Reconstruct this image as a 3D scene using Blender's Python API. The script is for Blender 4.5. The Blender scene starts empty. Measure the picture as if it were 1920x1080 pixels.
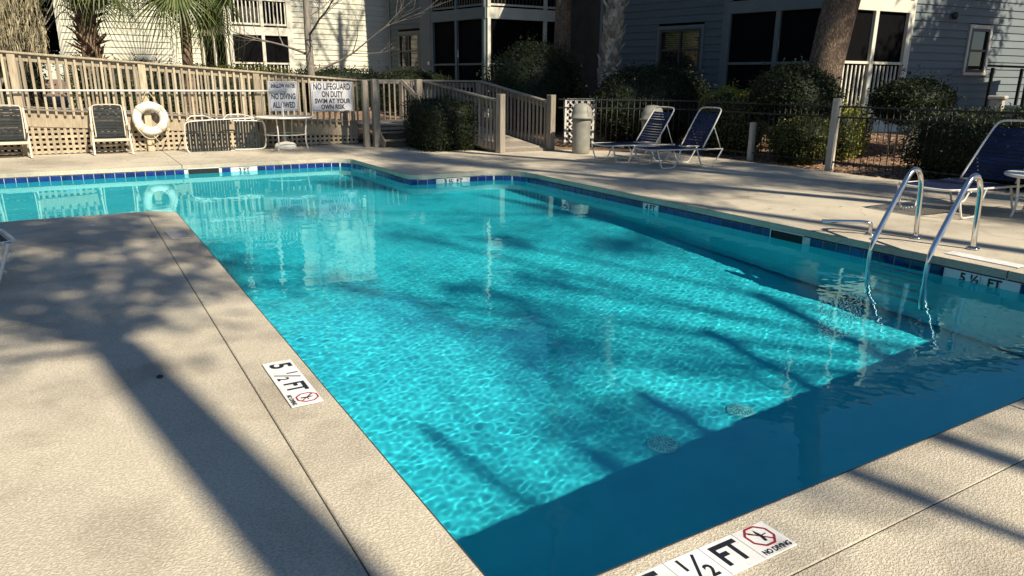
import bpy, bmesh, math, random
import numpy as np
from mathutils import Vector, Matrix
S = bpy.context.scene
C = S.collection
RAD = math.radians
random.seed(7)
rng = np.random.default_rng(7)

# ---------------------------------------------------------------- camera, sky, sun, exposure
CAM_H = 1.47
cam = bpy.data.cameras.new('camera')
camo = bpy.data.objects.new('camera', cam)
C.objects.link(camo)
cam.sensor_fit = 'HORIZONTAL'
cam.sensor_width = 36.0
cam.lens = 36.0 * 1352 / 1920
cam.clip_end = 900
cam.clip_start = 0.05
camo.matrix_world = Matrix(((0.85801221, 0.133874, -0.49587579, 0),
                            (-0.51354936, 0.24063108, -0.8236284, 0),
                            (0.0090607, 0.96133992, 0.27521531, CAM_H),
                            (0, 0, 0, 1)))
S.camera = camo

SUN_AZ, SUN_EL = 103.0, 42.0
w = bpy.data.worlds.new('World')
S.world = w
w.use_nodes = True
nt = w.node_tree
bg = nt.nodes['Background']
sky = nt.nodes.new('ShaderNodeTexSky')
sky.sky_type = 'NISHITA'
sky.sun_disc = False
sky.sun_elevation = RAD(SUN_EL)
# the sun stands opposite the travel direction; sun_rotation is measured clockwise from +Y
sx, sy = -math.cos(RAD(SUN_AZ)), -math.sin(RAD(SUN_AZ))
sky.sun_rotation = math.atan2(sx, sy)
sky.air_density = 1.0
sky.dust_density = 0.1
sky.ozone_density = 4.0
nt.links.new(sky.outputs[0], bg.inputs[0])
bg.inputs[1].default_value = 0.066
sl = bpy.data.lights.new('sun', 'SUN')
sl.energy = 5.0
sl.angle = RAD(0.55)
sl.color = (1.0, 0.88, 0.69)
suno = bpy.data.objects.new('sun', sl)
C.objects.link(suno)
L = Vector((math.cos(RAD(SUN_EL)) * math.cos(RAD(SUN_AZ)), math.cos(RAD(SUN_EL)) * math.sin(RAD(SUN_AZ)), -math.sin(RAD(SUN_EL))))
suno.rotation_euler = L.to_track_quat('-Z', 'Y').to_euler()
suno.location = (2, -20, 20)
S.view_settings.view_transform = 'Standard'
S.view_settings.look = 'None'
S.view_settings.exposure = 0.74
S.view_settings.gamma = 1.0
S.render.engine = 'CYCLES'
S.cycles.use_denoising = True
S.cycles.max_bounces = 8
S.cycles.transparent_max_bounces = 16
S.cycles.caustics_reflective = False
S.cycles.caustics_refractive = True
S.cycles.sample_clamp_indirect = 4.0
try:
    sl.cycles.is_caustics_light = True
except Exception:
    pass

# ---------------------------------------------------------------- helpers
def link(o, parent=None):
    C.objects.link(o)
    if parent is not None:
        o.parent = parent
    return o

def mesh(name, verts, faces, mat=None, smooth=False):
    m = bpy.data.meshes.new(name)
    m.from_pydata([tuple(v) for v in verts], [], [tuple(f) for f in faces])
    if mat:
        m.materials.append(mat)
    if smooth:
        m.polygons.foreach_set('use_smooth', [True] * len(m.polygons))
    m.update()
    return m

def mesh_np(name, V, F, mat=None, smooth=False):
    """V (n,3) array, F (m,k) array with one face size"""
    m = bpy.data.meshes.new(name)
    k = F.shape[1]
    m.vertices.add(len(V))
    m.vertices.foreach_set('co', np.asarray(V, np.float32).ravel())
    m.loops.add(F.size)
    m.loops.foreach_set('vertex_index', F.astype(np.int32).ravel())
    m.polygons.add(len(F))
    m.polygons.foreach_set('loop_start', np.arange(0, F.size, k, dtype=np.int32))
    m.polygons.foreach_set('loop_total', np.full(len(F), k, np.int32))
    if smooth:
        m.polygons.foreach_set('use_smooth', np.ones(len(F), bool))
    if mat:
        m.materials.append(mat)
    m.update(calc_edges=True)
    m.validate()
    return m

class MB:
    """collects shapes into one mesh"""
    def __init__(s):
        s.v = []; s.f = []; s.sm = []
    def add(s, v, f, smooth=False):
        o = len(s.v)
        s.v += [Vector(p) for p in v]
        s.f += [tuple(i + o for i in q) for q in f]
        s.sm += [smooth] * len(f)
        return s
    def box(s, c, d, mat=None, bev=0.0):
        x, y, z = (d[0] / 2, d[1] / 2, d[2] / 2)
        if bev > 0:
            b = min(bev, x * .45, y * .45, z * .45)
            V = []
            for sx in (-1, 1):
                for sy in (-1, 1):
                    for sz in (-1, 1):
                        V += [(sx * (x - b), sy * (y - b), sz * z), (sx * (x - b), sy * y, sz * (z - b)), (sx * x, sy * (y - b), sz * (z - b))]
            bm = bmesh.new()
            for p in V:
                bm.verts.new(p)
            r = bmesh.ops.convex_hull(bm, input=bm.verts)
            bmesh.ops.dissolve_limit(bm, angle_limit=0.01, verts=bm.verts, edges=bm.edges)
            bm.verts.index_update()
            V = [v.co.copy() for v in bm.verts]
            F = [[v.index for v in f.verts] for f in bm.faces]
            bm.free()
        else:
            V = [Vector((i, j, k)) for i in (-x, x) for j in (-y, y) for k in (-z, z)]
            F = [(0, 1, 3, 2), (4, 6, 7, 5), (0, 4, 5, 1), (2, 3, 7, 6), (0, 2, 6, 4), (1, 5, 7, 3)]
        V = [Vector(p) for p in V]
        if mat is not None:
            V = [mat @ p for p in V]
        c = Vector(c)
        return s.add([p + c for p in V], F)
    def bar(s, a, b, w, t, up=(0, 0, 1), bev=0.0):
        """box from a to b, w wide (sideways), t thick (along up)"""
        a = Vector(a); b = Vector(b); d = b - a; l = d.length; d.normalize()
        u = Vector(up); sd = d.cross(u)
        if sd.length < 1e-5:
            sd = d.cross(Vector((1, 0, 0)))
        sd.normalize(); u = sd.cross(d)
        M = Matrix((d, sd, u)).transposed()
        return s.box((a + b) / 2, (l, w, t), M, bev)
    def tube(s, pts, r, n=10, closed=False, cap=True, rs=None):
        pts = [Vector(p) for p in pts]
        m = len(pts)
        T = []
        for i in range(m):
            if closed:
                t = pts[(i + 1) % m] - pts[i - 1]
            else:
                t = pts[min(i + 1, m - 1)] - pts[max(i - 1, 0)]
            T.append(t.normalized())
        ref = Vector((0, 0, 1)) if abs(T[0].z) < .9 else Vector((1, 0, 0))
        nrm = T[0].cross(ref).normalized()
        V = []
        for i in range(m):
            nrm = (nrm - T[i] * nrm.dot(T[i])).normalized()
            bn = T[i].cross(nrm)
            rr = rs[i] if rs else r
            for k in range(n):
                a = 2 * math.pi * k / n
                V.append(pts[i] + (nrm * math.cos(a) + bn * math.sin(a)) * rr)
        F = []
        for i in range(m if closed else m - 1):
            j = (i + 1) % m
            for k in range(n):
                q = (k + 1) % n
                F.append((i * n + k, i * n + q, j * n + q, j * n + k))
        s.add(V, F, True)
        if cap and not closed:
            o = len(s.v) - len(V)
            s.f += [tuple(o + k for k in reversed(range(n))), tuple(o + (m - 1) * n + k for k in range(n))]
            s.sm += [False, False]
        return s
    def lathe(s, prof, n=24, c=(0, 0, 0), cap=True):
        V = []; c = Vector(c)
        for r, z in prof:
            for k in range(n):
                a = 2 * math.pi * k / n
                V.append(c + Vector((r * math.cos(a), r * math.sin(a), z)))
        F = []
        for i in range(len(prof) - 1):
            for k in range(n):
                q = (k + 1) % n
                F.append((i * n + k, i * n + q, (i + 1) * n + q, (i + 1) * n + k))
        o = len(s.v)
        s.add(V, F, True)
        if cap:
            s.f += [tuple(o + k for k in reversed(range(n))), tuple(o + (len(prof) - 1) * n + k for k in range(n))]
            s.sm += [False, False]
        return s
    def prism(s, poly, z0, z1):
        n = len(poly)
        V = [(p[0], p[1], z0) for p in poly] + [(p[0], p[1], z1) for p in poly]
        F = [tuple(reversed(range(n))), tuple(range(n, 2 * n))]
        F += [(i, (i + 1) % n, n + (i + 1) % n, n + i) for i in range(n)]
        return s.add(V, F)
    def mesh(s, name, mat):
        m = mesh(name, s.v, s.f, mat)
        m.polygons.foreach_set('use_smooth', s.sm)
        return m
    def build(s, name, mat, parent=None, loc=None):
        o = bpy.data.objects.new(name, s.mesh(name, mat))
        link(o, parent)
        if loc is not None:
            o.location = loc
        return o

def inst(name, me, parent=None, loc=(0, 0, 0), rot=(0, 0, 0), scale=None):
    o = bpy.data.objects.new(name, me)
    o.location = loc
    o.rotation_euler = rot
    if scale is not None:
        o.scale = scale
    return link(o, parent)

def tag(o, label=None, cat=None, group=None, kind=None):
    if label: o['label'] = label
    if cat: o['category'] = cat
    if group: o['group'] = group
    if kind: o['kind'] = kind
    return o

def thing(name, label, cat, loc=(0, 0, 0), rz=0.0, group=None):
    o = bpy.data.objects.new(name, None)
    o.location = loc
    o.rotation_euler = (0, 0, rz)
    o.empty_display_size = 0.1
    link(o)
    return tag(o, label, cat, group)

def struct(o):
    o['kind'] = 'structure'
    return o

def copy_tree(o, parent=None):
    c = o.copy()
    C.objects.link(c)
    c.parent = parent
    for ch in list(o.children):
        copy_tree(ch, c)
    return c

def arc(cx, cy, r, a0, a1, n):
    return [(cx + r * math.cos(RAD(a0 + (a1 - a0) * i / n)), cy + r * math.sin(RAD(a0 + (a1 - a0) * i / n))) for i in range(n + 1)]

def smooth_path(pts, it=2):
    """Chaikin corner cutting, ends kept"""
    pts = [Vector(p) for p in pts]
    for _ in range(it):
        q = [pts[0]]
        for a, b in zip(pts, pts[1:]):
            q += [a * .75 + b * .25, a * .25 + b * .75]
        q.append(pts[-1])
        pts = q
    return pts

# ---------------------------------------------------------------- materials
def new_mat(name):
    m = bpy.data.materials.new(name)
    m.use_nodes = True
    return m, m.node_tree.nodes, m.node_tree.links, m.node_tree.nodes['Principled BSDF']

def ramp(N, stops):
    r = N.new('ShaderNodeValToRGB')
    e = r.color_ramp.elements
    while len(e) < len(stops):
        e.new(0.5)
    for el, (p, c) in zip(e, stops):
        el.position = p
        el.color = (c[0], c[1], c[2], 1)
    return r

def mat(name, c1, c2=None, rough=.7, scale=4.0, detail=6, bump=0.0, bscale=None, metal=0.0, spec=.5, stretch=None, lo=.35, hi=.65, coords='P', rand=0.0, bdist=.01, c3=None):
    m, N, K, B = new_mat(name)
    B.inputs['Roughness'].default_value = rough
    B.inputs['Metallic'].default_value = metal
    B.inputs['Specular IOR Level'].default_value = spec
    c2 = c2 or tuple(x * .75 for x in c1)
    if coords == 'P':
        g = N.new('ShaderNodeNewGeometry'); src = g.outputs['Position']
    else:
        g = N.new('ShaderNodeTexCoord'); src = g.outputs['Object']
    if rand:
        oi = N.new('ShaderNodeObjectInfo')
        va = N.new('ShaderNodeVectorMath'); va.operation = 'ADD'
        sc = N.new('ShaderNodeVectorMath'); sc.operation = 'SCALE'
        cx = N.new('ShaderNodeCombineXYZ')
        for i in range(3):
            K.new(oi.outputs['Random'], cx.inputs[i])
        K.new(cx.outputs[0], sc.inputs[0]); sc.inputs['Scale'].default_value = 37.0
        K.new(src, va.inputs[0]); K.new(sc.outputs[0], va.inputs[1]); src = va.outputs[0]
    if stretch:
        mp = N.new('ShaderNodeMapping'); mp.inputs['Scale'].default_value = stretch
        K.new(src, mp.inputs['Vector']); src = mp.outputs[0]
    t = N.new('ShaderNodeTexNoise')
    t.inputs['Scale'].default_value = scale; t.inputs['Detail'].default_value = detail; t.inputs['Roughness'].default_value = .6
    K.new(src, t.inputs['Vector'])
    stops = [(lo, c2), (hi, c1)]
    if c3: stops = [(lo, c2), ((lo + hi) / 2, c1), (hi, c3)]
    r = ramp(N, stops)
    K.new(t.outputs['Fac'], r.inputs[0])
    col = r.outputs[0]
    if rand:
        hs = N.new('ShaderNodeHueSaturation')
        mr = N.new('ShaderNodeMapRange'); mr.inputs['To Min'].default_value = 1 - rand; mr.inputs['To Max'].default_value = 1 + rand
        K.new(oi.outputs['Random'], mr.inputs['Value']); K.new(mr.outputs[0], hs.inputs['Value']); K.new(col, hs.inputs['Color']); col = hs.outputs[0]
    K.new(col, B.inputs['Base Color'])
    if bump:
        t2 = N.new('ShaderNodeTexNoise'); t2.inputs['Scale'].default_value = bscale or scale * 6; t2.inputs['Detail'].default_value = 4
        K.new(src, t2.inputs['Vector'])
        b = N.new('ShaderNodeBump'); b.inputs['Strength'].default_value = bump; b.inputs['Distance'].default_value = bdist
        K.new(t2.outputs['Fac'], b.inputs['Height']); K.new(b.outputs[0], B.inputs['Normal'])
    return m

def deck_material():
    """sprayed knock-down acrylic over concrete: stippled relief, faint stains"""
    m, N, K, B = new_mat('knockdown_deck')
    g = N.new('ShaderNodeNewGeometry')
    big = N.new('ShaderNodeTexNoise'); big.inputs['Scale'].default_value = .55; big.inputs['Detail'].default_value = 7; big.inputs['Roughness'].default_value = .62
    K.new(g.outputs['Position'], big.inputs['Vector'])
    r1 = ramp(N, [(.32, (.360, .325, .265)), (.48, (.510, .468, .380)), (.68, (.605, .555, .445))])
    K.new(big.outputs['Fac'], r1.inputs[0])
    # knock-down: flattened blobs
    mp = N.new('ShaderNodeMapping'); mp.inputs['Scale'].default_value = (1, 1.35, 1)
    K.new(g.outputs['Position'], mp.inputs['Vector'])
    k = N.new('ShaderNodeTexNoise'); k.inputs['Scale'].default_value = 92; k.inputs['Detail'].default_value = 3.5; k.inputs['Distortion'].default_value = .7
    K.new(mp.outputs[0], k.inputs['Vector'])
    kr = ramp(N, [(.40, (0, 0, 0)), (.60, (1, 1, 1))])
    K.new(k.outputs['Fac'], kr.inputs[0])
    fine = N.new('ShaderNodeTexNoise'); fine.inputs['Scale'].default_value = 260; fine.inputs['Detail'].default_value = 2
    K.new(g.outputs['Position'], fine.inputs['Vector'])
    ad = N.new('ShaderNodeMath'); ad.operation = 'MULTIPLY_ADD'; ad.inputs[1].default_value = .22
    K.new(fine.outputs['Fac'], ad.inputs[0]); K.new(kr.outputs[0], ad.inputs[2])
    # pale tops, darker pits
    mx = N.new('ShaderNodeMix'); mx.data_type = 'RGBA'; mx.blend_type = 'MULTIPLY'
    pit = ramp(N, [(.0, (.80, .77, .72)), (.75, (1.05, 1.05, 1.04))])
    K.new(kr.outputs[0], pit.inputs[0])
    mx.inputs[0].default_value = 1.0
    K.new(r1.outputs[0], mx.inputs[6]); K.new(pit.outputs[0], mx.inputs[7])
    st = N.new('ShaderNodeTexNoise'); st.inputs['Scale'].default_value = 2.3; st.inputs['Detail'].default_value = 8; st.inputs['Distortion'].default_value = 1.2
    K.new(g.outputs['Position'], st.inputs['Vector'])
    sr = ramp(N, [(.28, (.74, .72, .71)), (.40, (.90, .89, .88)), (.50, (1, 1, 1))])
    K.new(st.outputs['Fac'], sr.inputs[0])
    mx2 = N.new('ShaderNodeMix'); mx2.data_type = 'RGBA'; mx2.blend_type = 'MULTIPLY'; mx2.inputs[0].default_value = .75
    K.new(mx.outputs[2], mx2.inputs[6]); K.new(sr.outputs[0], mx2.inputs[7])
    K.new(mx2.outputs[2], B.inputs['Base Color'])
    B.inputs['Roughness'].default_value = .82
    B.inputs['Specular IOR Level'].default_value = .35
    b = N.new('ShaderNodeBump'); b.inputs['Strength'].default_value = .75; b.inputs['Distance'].default_value = .0032
    K.new(ad.outputs[0], b.inputs['Height']); K.new(b.outputs[0], B.inputs['Normal'])
    return m

def wood_material(name, c1, c2, rand=.18):
    return mat(name, c1, c2, rough=.85, scale=3.0, detail=8, bump=.35, bscale=14, stretch=(9, 9, 1.2), coords='O', rand=rand, lo=.3, hi=.7)

M = {}
M['deck'] = deck_material()
M['joint'] = mat('joint_sealant', (.035, .033, .03), rough=.95)
M['plaster'] = mat('pool_plaster', (.13, .75, .81), (.085, .61, .70), rough=.7, scale=1.1, detail=9, lo=.3, hi=.6)
M['tile_blue'] = mat('glazed_blue_tile', (.012, .030, .19), (.006, .014, .085), rough=.12, scale=9, spec=.6, rand=.25)
M['tile_white'] = mat('glazed_white_tile', (.70, .71, .70), (.46, .46, .44), rough=.3, scale=9, spec=.5, detail=9, lo=.28, hi=.48)
M['grout'] = mat('tile_grout', (.62, .63, .60), (.48, .50, .48), rough=.8, scale=14)
M['black_print'] = mat('black_print', (.012, .014, .02), rough=.5)
M['red_print'] = mat('red_print', (.30, .02, .03), rough=.5)
M['wood'] = wood_material('weathered_timber', (.50, .42, .30), (.29, .235, .165), .26)
M['wood_grey'] = wood_material('grey_timber', (.33, .29, .235), (.19, .165, .13), .24)
M['white_metal'] = mat('white_powder_coat', (.74, .72, .66), (.62, .60, .54), rough=.4, scale=6)
M['beige_frame'] = mat('beige_powder_coat', (.55, .50, .40), (.45, .40, .31), rough=.5, scale=6)
M['steel'] = mat('stainless_steel', (.72, .72, .71), (.62, .62, .62), rough=.13, metal=1.0, scale=20)
M['strap_grey'] = mat('grey_vinyl', (.030, .036, .039), (.018, .022, .024), rough=.7, scale=10, rand=.25, spec=.15)
M['strap_blue'] = mat('blue_vinyl', (.006, .015, .058), (.004, .010, .040), rough=.5, scale=10, rand=.3, spec=.25)
M['black_iron'] = mat('black_iron', (.012, .012, .013), rough=.5)
M['sign'] = mat('sign_board', (.74, .74, .76), (.60, .60, .64), rough=.55, scale=2.2)
M['plastic_white'] = mat('white_plastic', (.76, .75, .70), (.66, .64, .58), rough=.5, scale=5)
M['rope'] = mat('rope', (.60, .52, .36), (.42, .36, .24), rough=.9, scale=60)
M['can'] = mat('beige_bin', (.245, .24, .205), (.18, .175, .15), rough=.6, scale=5)
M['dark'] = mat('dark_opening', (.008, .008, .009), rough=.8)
M['lid'] = mat('skimmer_lid', (.50, .47, .42), (.42, .39, .35), rough=.7, scale=15)

def water_material():
    m, N, K, B = new_mat('pool_water')
    N.remove(B)
    g = N.new('ShaderNodeBsdfGlass')
    g.inputs['Color'].default_value = (.50, .94, 1.0, 1)
    g.inputs['Roughness'].default_value = 0.0
    g.inputs['IOR'].default_value = 1.333
    K.new(g.outputs[0], N['Material Output'].inputs['Surface'])
    return m
M['water'] = water_material()
# ---------------------------------------------------------------- pool and deck
WATER = -0.16
X0, X1, XN, XL = 0.92, 6.52, 4.60, -7.0     # left edge, right edge, notch edge, far left of the shallow arm
Y0, YN, YF, YP = 1.50, 10.85, 14.00, 9.20   # near edge, notch edge, far edge, peninsula edge
# pool outline, ccw, each corner (x, y, radius)
OUT = [(X0, Y0, .16), (X1, Y0, .16), (X1, YN, .55), (XN, YN, .34), (XN, YF, .45), (XL, YF, .1), (XL, YP, .1), (X0, YP, .33)]
def rounded(corners, seg=8):
    P = []
    n = len(corners)
    for i in range(n):
        p0 = Vector(corners[i - 1][:2]); p = Vector(corners[i][:2]); p1 = Vector(corners[(i + 1) % n][:2]); r = corners[i][2]
        a = (p0 - p).normalized(); b = (p1 - p).normalized()
        c = p + (a + b) * r
        s = p + a * r - c; e = p + b * r - c
        a0 = math.atan2(s.y, s.x); a1 = math.atan2(e.y, e.x)
        d = (a1 - a0 + math.pi) % (2 * math.pi) - math.pi
        P.append([(c.x + r * math.cos(a0 + d * k / seg), c.y + r * math.sin(a0 + d * k / seg)) for k in range(seg + 1)])
    return P
ARCS = rounded(OUT)
INNER = [p for a in ARCS for p in a]
CW = .31        # coping width

def area_fill(loops, z):
    """triangulated flat fill of an outline with holes -> verts, faces"""
    bm = bmesh.new()
    for lp in loops:
        vs = [bm.verts.new((p[0], p[1], z)) for p in lp]
        for i in range(len(vs)):
            bm.edges.new((vs[i - 1], vs[i]))
    bmesh.ops.triangle_fill(bm, use_beauty=True, use_dissolve=False, edges=bm.edges, normal=(0, 0, 1))
    bm.verts.index_update()
    V = [v.co.copy() for v in bm.verts]; F = [[v.index for v in f.verts] for f in bm.faces]
    bm.free()
    return V, F

# sealant/base sheet under the slabs, with the pool cut out
DX0, DX1, DY0, DY1 = -14.0, 12.2, -9.0, 17.6
V, F = area_fill([[(DX0, DY0), (11.3, DY0), (11.3, 11.95), (7.15, 14.3), (7.15, 17.55), (DX0, 17.55)], INNER], -.004)
base = bpy.data.objects.new('joint_bed', mesh('joint_bed', V, F, M['joint']))
link(base); struct(base); base.name = 'pool_deck'; deck = base

def on_outline(p):
    p = Vector((p.x, p.y))
    for i in range(len(INNER)):
        a = Vector(INNER[i - 1]); b = Vector(INNER[i]); ab = b - a
        if ab.length < 1e-6: continue
        t = max(0, min(1, (p - a).dot(ab) / ab.length_squared))
        if (a + ab * t - p).length < .004: return True
    return False
def slab(poly, name='deck_slab', top=0.0, depth=.10, bev=.006):
    bm = bmesh.new()
    vs = [bm.verts.new((p[0], p[1], top)) for p in poly]
    f = bm.faces.new(vs)
    if f.normal.z < 0: f.normal_flip()
    bm.normal_update()
    r = bmesh.ops.extrude_face_region(bm, geom=[f])
    nv = [e for e in r['geom'] if isinstance(e, bmesh.types.BMVert)]
    for v in nv: v.co.z = top - depth
    bm.faces.ensure_lookup_table()
    te = [e for e in bm.edges if all(abs(v.co.z - top) < 1e-6 for v in e.verts)]
    if name == 'coping':
        # rounded lip on the pool side
        lip = [e for e in te if on_outline((e.verts[0].co + e.verts[1].co) / 2)]
        te = [e for e in te if e not in lip]
        bmesh.ops.bevel(bm, geom=lip, offset=.016, segments=4, affect='EDGES', profile=.5, clamp_overlap=True)
        te = [e for e in te if e.is_valid]
    bmesh.ops.bevel(bm, geom=te, offset=bev, segments=1, affect='EDGES', profile=.5, clamp_overlap=True)
    bmesh.ops.recalc_face_normals(bm, faces=bm.faces)
    me = bpy.data.meshes.new(name)
    bm.to_mesh(me); bm.free()
    me.materials.append(M['deck'])
    return link(bpy.data.objects.new(name, me), deck)

G = .0055       # half a joint
# coping pieces: inner rounded edge, outer square edge
A = ARCS
def cp(poly): slab(poly, 'coping', .0, .085, .005)
# near edge, cut at x = 3.69
cp([A[0][k] for k in range(4, 9)] + [(3.69 - G, Y0), (3.69 - G, Y0 - CW), (X0 - CW, Y0 - CW)])
cp([(3.69 + G, Y0)] + [A[1][k] for k in range(0, 5)] + [(X1 + CW, Y0 - CW), (3.69 + G, Y0 - CW)])
# right edge, cuts
cuts = [2.85, 6.6]
cp([A[1][k] for k in range(4, 9)] + [(X1, cuts[0] - G), (X1 + CW, cuts[0] - G), (X1 + CW, Y0 - CW + .002)])
cp([(X1, cuts[0] + G), (X1, cuts[1] - G), (X1 + CW, cuts[1] - G), (X1 + CW, cuts[0] + G)])
cp([(X1, cuts[1] + G)] + A[2][:5] + [(X1 + CW, YN + CW), (X1 + CW, cuts[1] + G)])
cp(A[2][4:] + A[3][:5] + [(XN + CW, YN + CW), (X1 + CW - .003, YN + CW)])
cp(A[3][4:] + A[4][:5] + [(XN + CW, YF + CW), (XN + CW, YN + CW + .003)])
xs = [(A[4], 4)]
cp(A[4][4:] + [(1.6 + G, YF), (1.6 + G, YF + CW), (XN + CW - .003, YF + CW)])
cp([(1.6 - G, YF), (XL, YF), (XL, YF + CW), (1.6 - G, YF + CW)])
# peninsula
cp([(XL, YP), (A[7][0][0], YP)] + A[7][1:5] + [(X0 - CW, YP - CW), (XL, YP - CW)])
cp(A[7][4:] + [(X0, 5.14 + G), (X0 - CW, 5.14 + G), (X0 - CW, YP - CW - .003)])
cp([(X0, 5.14 - G)] + A[0][:5] + [(X0 - CW, Y0 - CW + .003), (X0 - CW, 5.14 - G)])
# field slabs
def rect(x0, y0, x1, y1): slab([(x0 + G, y0 + G), (x1 - G, y0 + G), (x1 - G, y1 - G), (x0 + G, y1 - G)], bev=.0015)
OX, OY = X0 - CW, Y0 - CW
for (a, b) in ((YP - CW, 5.14), (5.14, 1.19), (1.19, -2.7), (-2.7, DY0)):
    for (c, d) in ((OX, -3.3), (-3.3, -7.2), (-7.2, DX0)):
        rect(d, b, c, a)
for (c, d) in ((OX, 3.69), (3.69, 7.3), (7.3, 11.95)):
    rect(c, -2.7, d, OY); rect(c, DY0, d, -2.7)
RX = X1 + CW
for (a, b) in ((OY, 2.85), (2.85, 6.6), (6.6, YN + CW)):
    rect(RX, a, 9.6, b); rect(9.6, a, 11.95, b) if b < 6.7 else rect(9.6, a, 11.35, b)
rect(XN + CW, YN + CW, 8.0, YF + CW); slab([(8.0 + G, YN + CW + G), (11.35, YN + CW + G), (11.35, 12.0), (9.5, 13.6), (8.0 + G, YF + CW - G)])
for (c, d) in ((XN + CW, 1.6), (1.6, -2.4), (-2.4, -6.4)):
    rect(d, YF + CW, c, DY1)
slab([(XN + CW + G, YF + CW + G), (8.0, YF + CW + G), (7.2, 16.6), (7.2, DY1), (XN + CW + G, DY1)])

# basin: walls and floor (floor falls from the shallow end to the deep end)
def depth(y):
    return float(np.interp(y, [1.5, 3.9, 7.4, 10.8, 14.0], [-1.74, -1.72, -1.36, -1.16, -1.04]))
NP = len(INNER)
Vb = []; Fb = []
for (x, y) in INNER:
    Vb += [(x, y, -.20), (x, y, depth(y) + .10)]
for i in range(NP):
    j = (i + 1) % NP
    Fb.append((2 * i, 2 * j, 2 * j + 1, 2 * i + 1))
pool = struct(bpy.data.objects.new('pool_wall', mesh('pool_wall', Vb, Fb, M['plaster'])))
link(pool)
# the grout bed the waterline tiles stand in
Vg = []; Fg = []
for (x, y) in INNER:
    Vg += [(x, y, -.075), (x, y, -.2005)]
for i in range(NP):
    j = (i + 1) % NP
    Fg.append((2 * i, 2 * j, 2 * j + 1, 2 * i + 1))
gb = link(bpy.data.objects.new('grout', mesh('grout', Vg, Fg, M['grout'])), pool)
# floor with a cove round its edge
def floor_mesh():
    Vf = []; Ff = []
    nx, ny = 56, 70
    xs_ = np.linspace(XL - .1, X1 + .1, nx); ys_ = np.linspace(Y0 - .1, YF + .1, ny)
    for y in ys_:
        for x in xs_:
            inside_main = X0 <= x <= X1
            Vf.append((x, y, depth(y)))
    for j in range(ny - 1):
        for i in range(nx - 1):
            Ff.append((j * nx + i, j * nx + i + 1, (j + 1) * nx + i + 1, (j + 1) * nx + i))
    return mesh('pool_floor', Vf, Ff, M['plaster'], True)
pf = struct(link(bpy.data.objects.new('pool_floor', floor_mesh())))
# cove strip: wall foot rounded into the floor
Vc = []; Fc = []
for i, (x, y) in enumerate(INNER):
    p0 = Vector(INNER[i - 1]); p1 = Vector(INNER[(i + 1) % NP]); t = (p1 - p0).normalized(); n = Vector((-t.y, t.x))
    for k in range(4):
        a = math.pi / 2 * k / 3
        o = .10 * (1 - math.cos(a)); h = .10 * (1 - math.sin(a))
        Vc.append((x + n.x * o, y + n.y * o, depth(y + n.y * o) + h + .001))
for i in range(NP):
    j = (i + 1) % NP
    for k in range(3):
        Fc.append((4 * i + k, 4 * j + k, 4 * j + k + 1, 4 * i + k + 1))
cv = link(bpy.data.objects.new('cove', mesh('cove', Vc, Fc, M['plaster'], True)), pool)
for o in (pool, pf, cv, gb):
    try: o.cycles.is_caustics_receiver = True
    except Exception: pass

# waterline tiles, 0.15 m each
TS = .1555
tile_me = MB().box((0, 0, 0), (TS - .008, .010, .104), bev=.003).mesh('tile', M['tile_blue'])
wtile_me = MB().box((0, 0, 0), (TS - .003, .010, .104), bev=.002).mesh('marker_tile', M['tile_white'])
TZ = -.138
def outline_len():
    d = [0.0]
    for i in range(NP):
        d.append(d[-1] + (Vector(INNER[(i + 1) % NP]) - Vector(INNER[i])).length)
    return d
DL = outline_len()
def at_len(s):
    s %= DL[-1]
    i = max(k for k in range(NP) if DL[k] <= s + 1e-9)
    a = Vector(INNER[i]); b = Vector(INNER[(i + 1) % NP])
    t = (s - DL[i]) / max(DL[i + 1] - DL[i], 1e-9)
    d = (b - a).normalized()
    return a.lerp(b, t), d
def len_at(x, y):
    best = min(range(NP), key=lambda i: (Vector(INNER[i]) - Vector((x, y))).length)
    # project on the segments
    bs = (9, 0)
    for i in range(NP):
        a = Vector(INNER[i]); b = Vector(INNER[(i + 1) % NP]); ab = b - a
        if ab.length < 1e-9: continue
        t = max(0, min(1, (Vector((x, y)) - a).dot(ab) / ab.length_squared))
        e = (a + ab * t - Vector((x, y))).length
        if e < bs[0]: bs = (e, DL[i] + t * ab.length)
    return bs[1]
markers = [((X1, 3.02), '5 ½  FT', 4), ((X1, 7.32), '4 FT', 2), ((5.42, YN), '3 ½  FT', 4), ((XN, 12.55), '3 FT', 2), ((2.62, YF), '3 FT', 3)]
skims = [((X1, 5.05), .42), ((1.95, YF), .52)]
mk = [(len_at(*p), t, n) for p, t, n in markers]
sk = [(len_at(*p), wd) for p, wd in skims]
ntile = int(DL[-1] / TS)
step = DL[-1] / ntile
marker_slots = {}
for i in range(ntile):
    s = (i + .5) * step
    p, d = at_len(s)
    if p.x < -2.2: continue
    if p.y < Y0 + .05: continue                      # near wall: out of sight below the camera
    if abs(p.x - X0) < .2 and p.y < YP - .4: continue
    n = Vector((-d.y, d.x))
    if any(abs(s - q) < wd / 2 + .01 for q, wd in sk): continue
    hit = [k for k, (q, t, c) in enumerate(mk) if abs(s - q) < c * step / 2]
    rz = math.atan2(d.y, d.x)
    c = p + n * .003
    if hit:
        inst('marker_tile', wtile_me, pool, (c.x, c.y, TZ), (0, 0, rz)); marker_slots.setdefault(hit[0], []).append(s)
    else:
        inst('tile', tile_me, pool, (c.x, c.y, TZ), (0, 0, rz))
    
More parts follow.
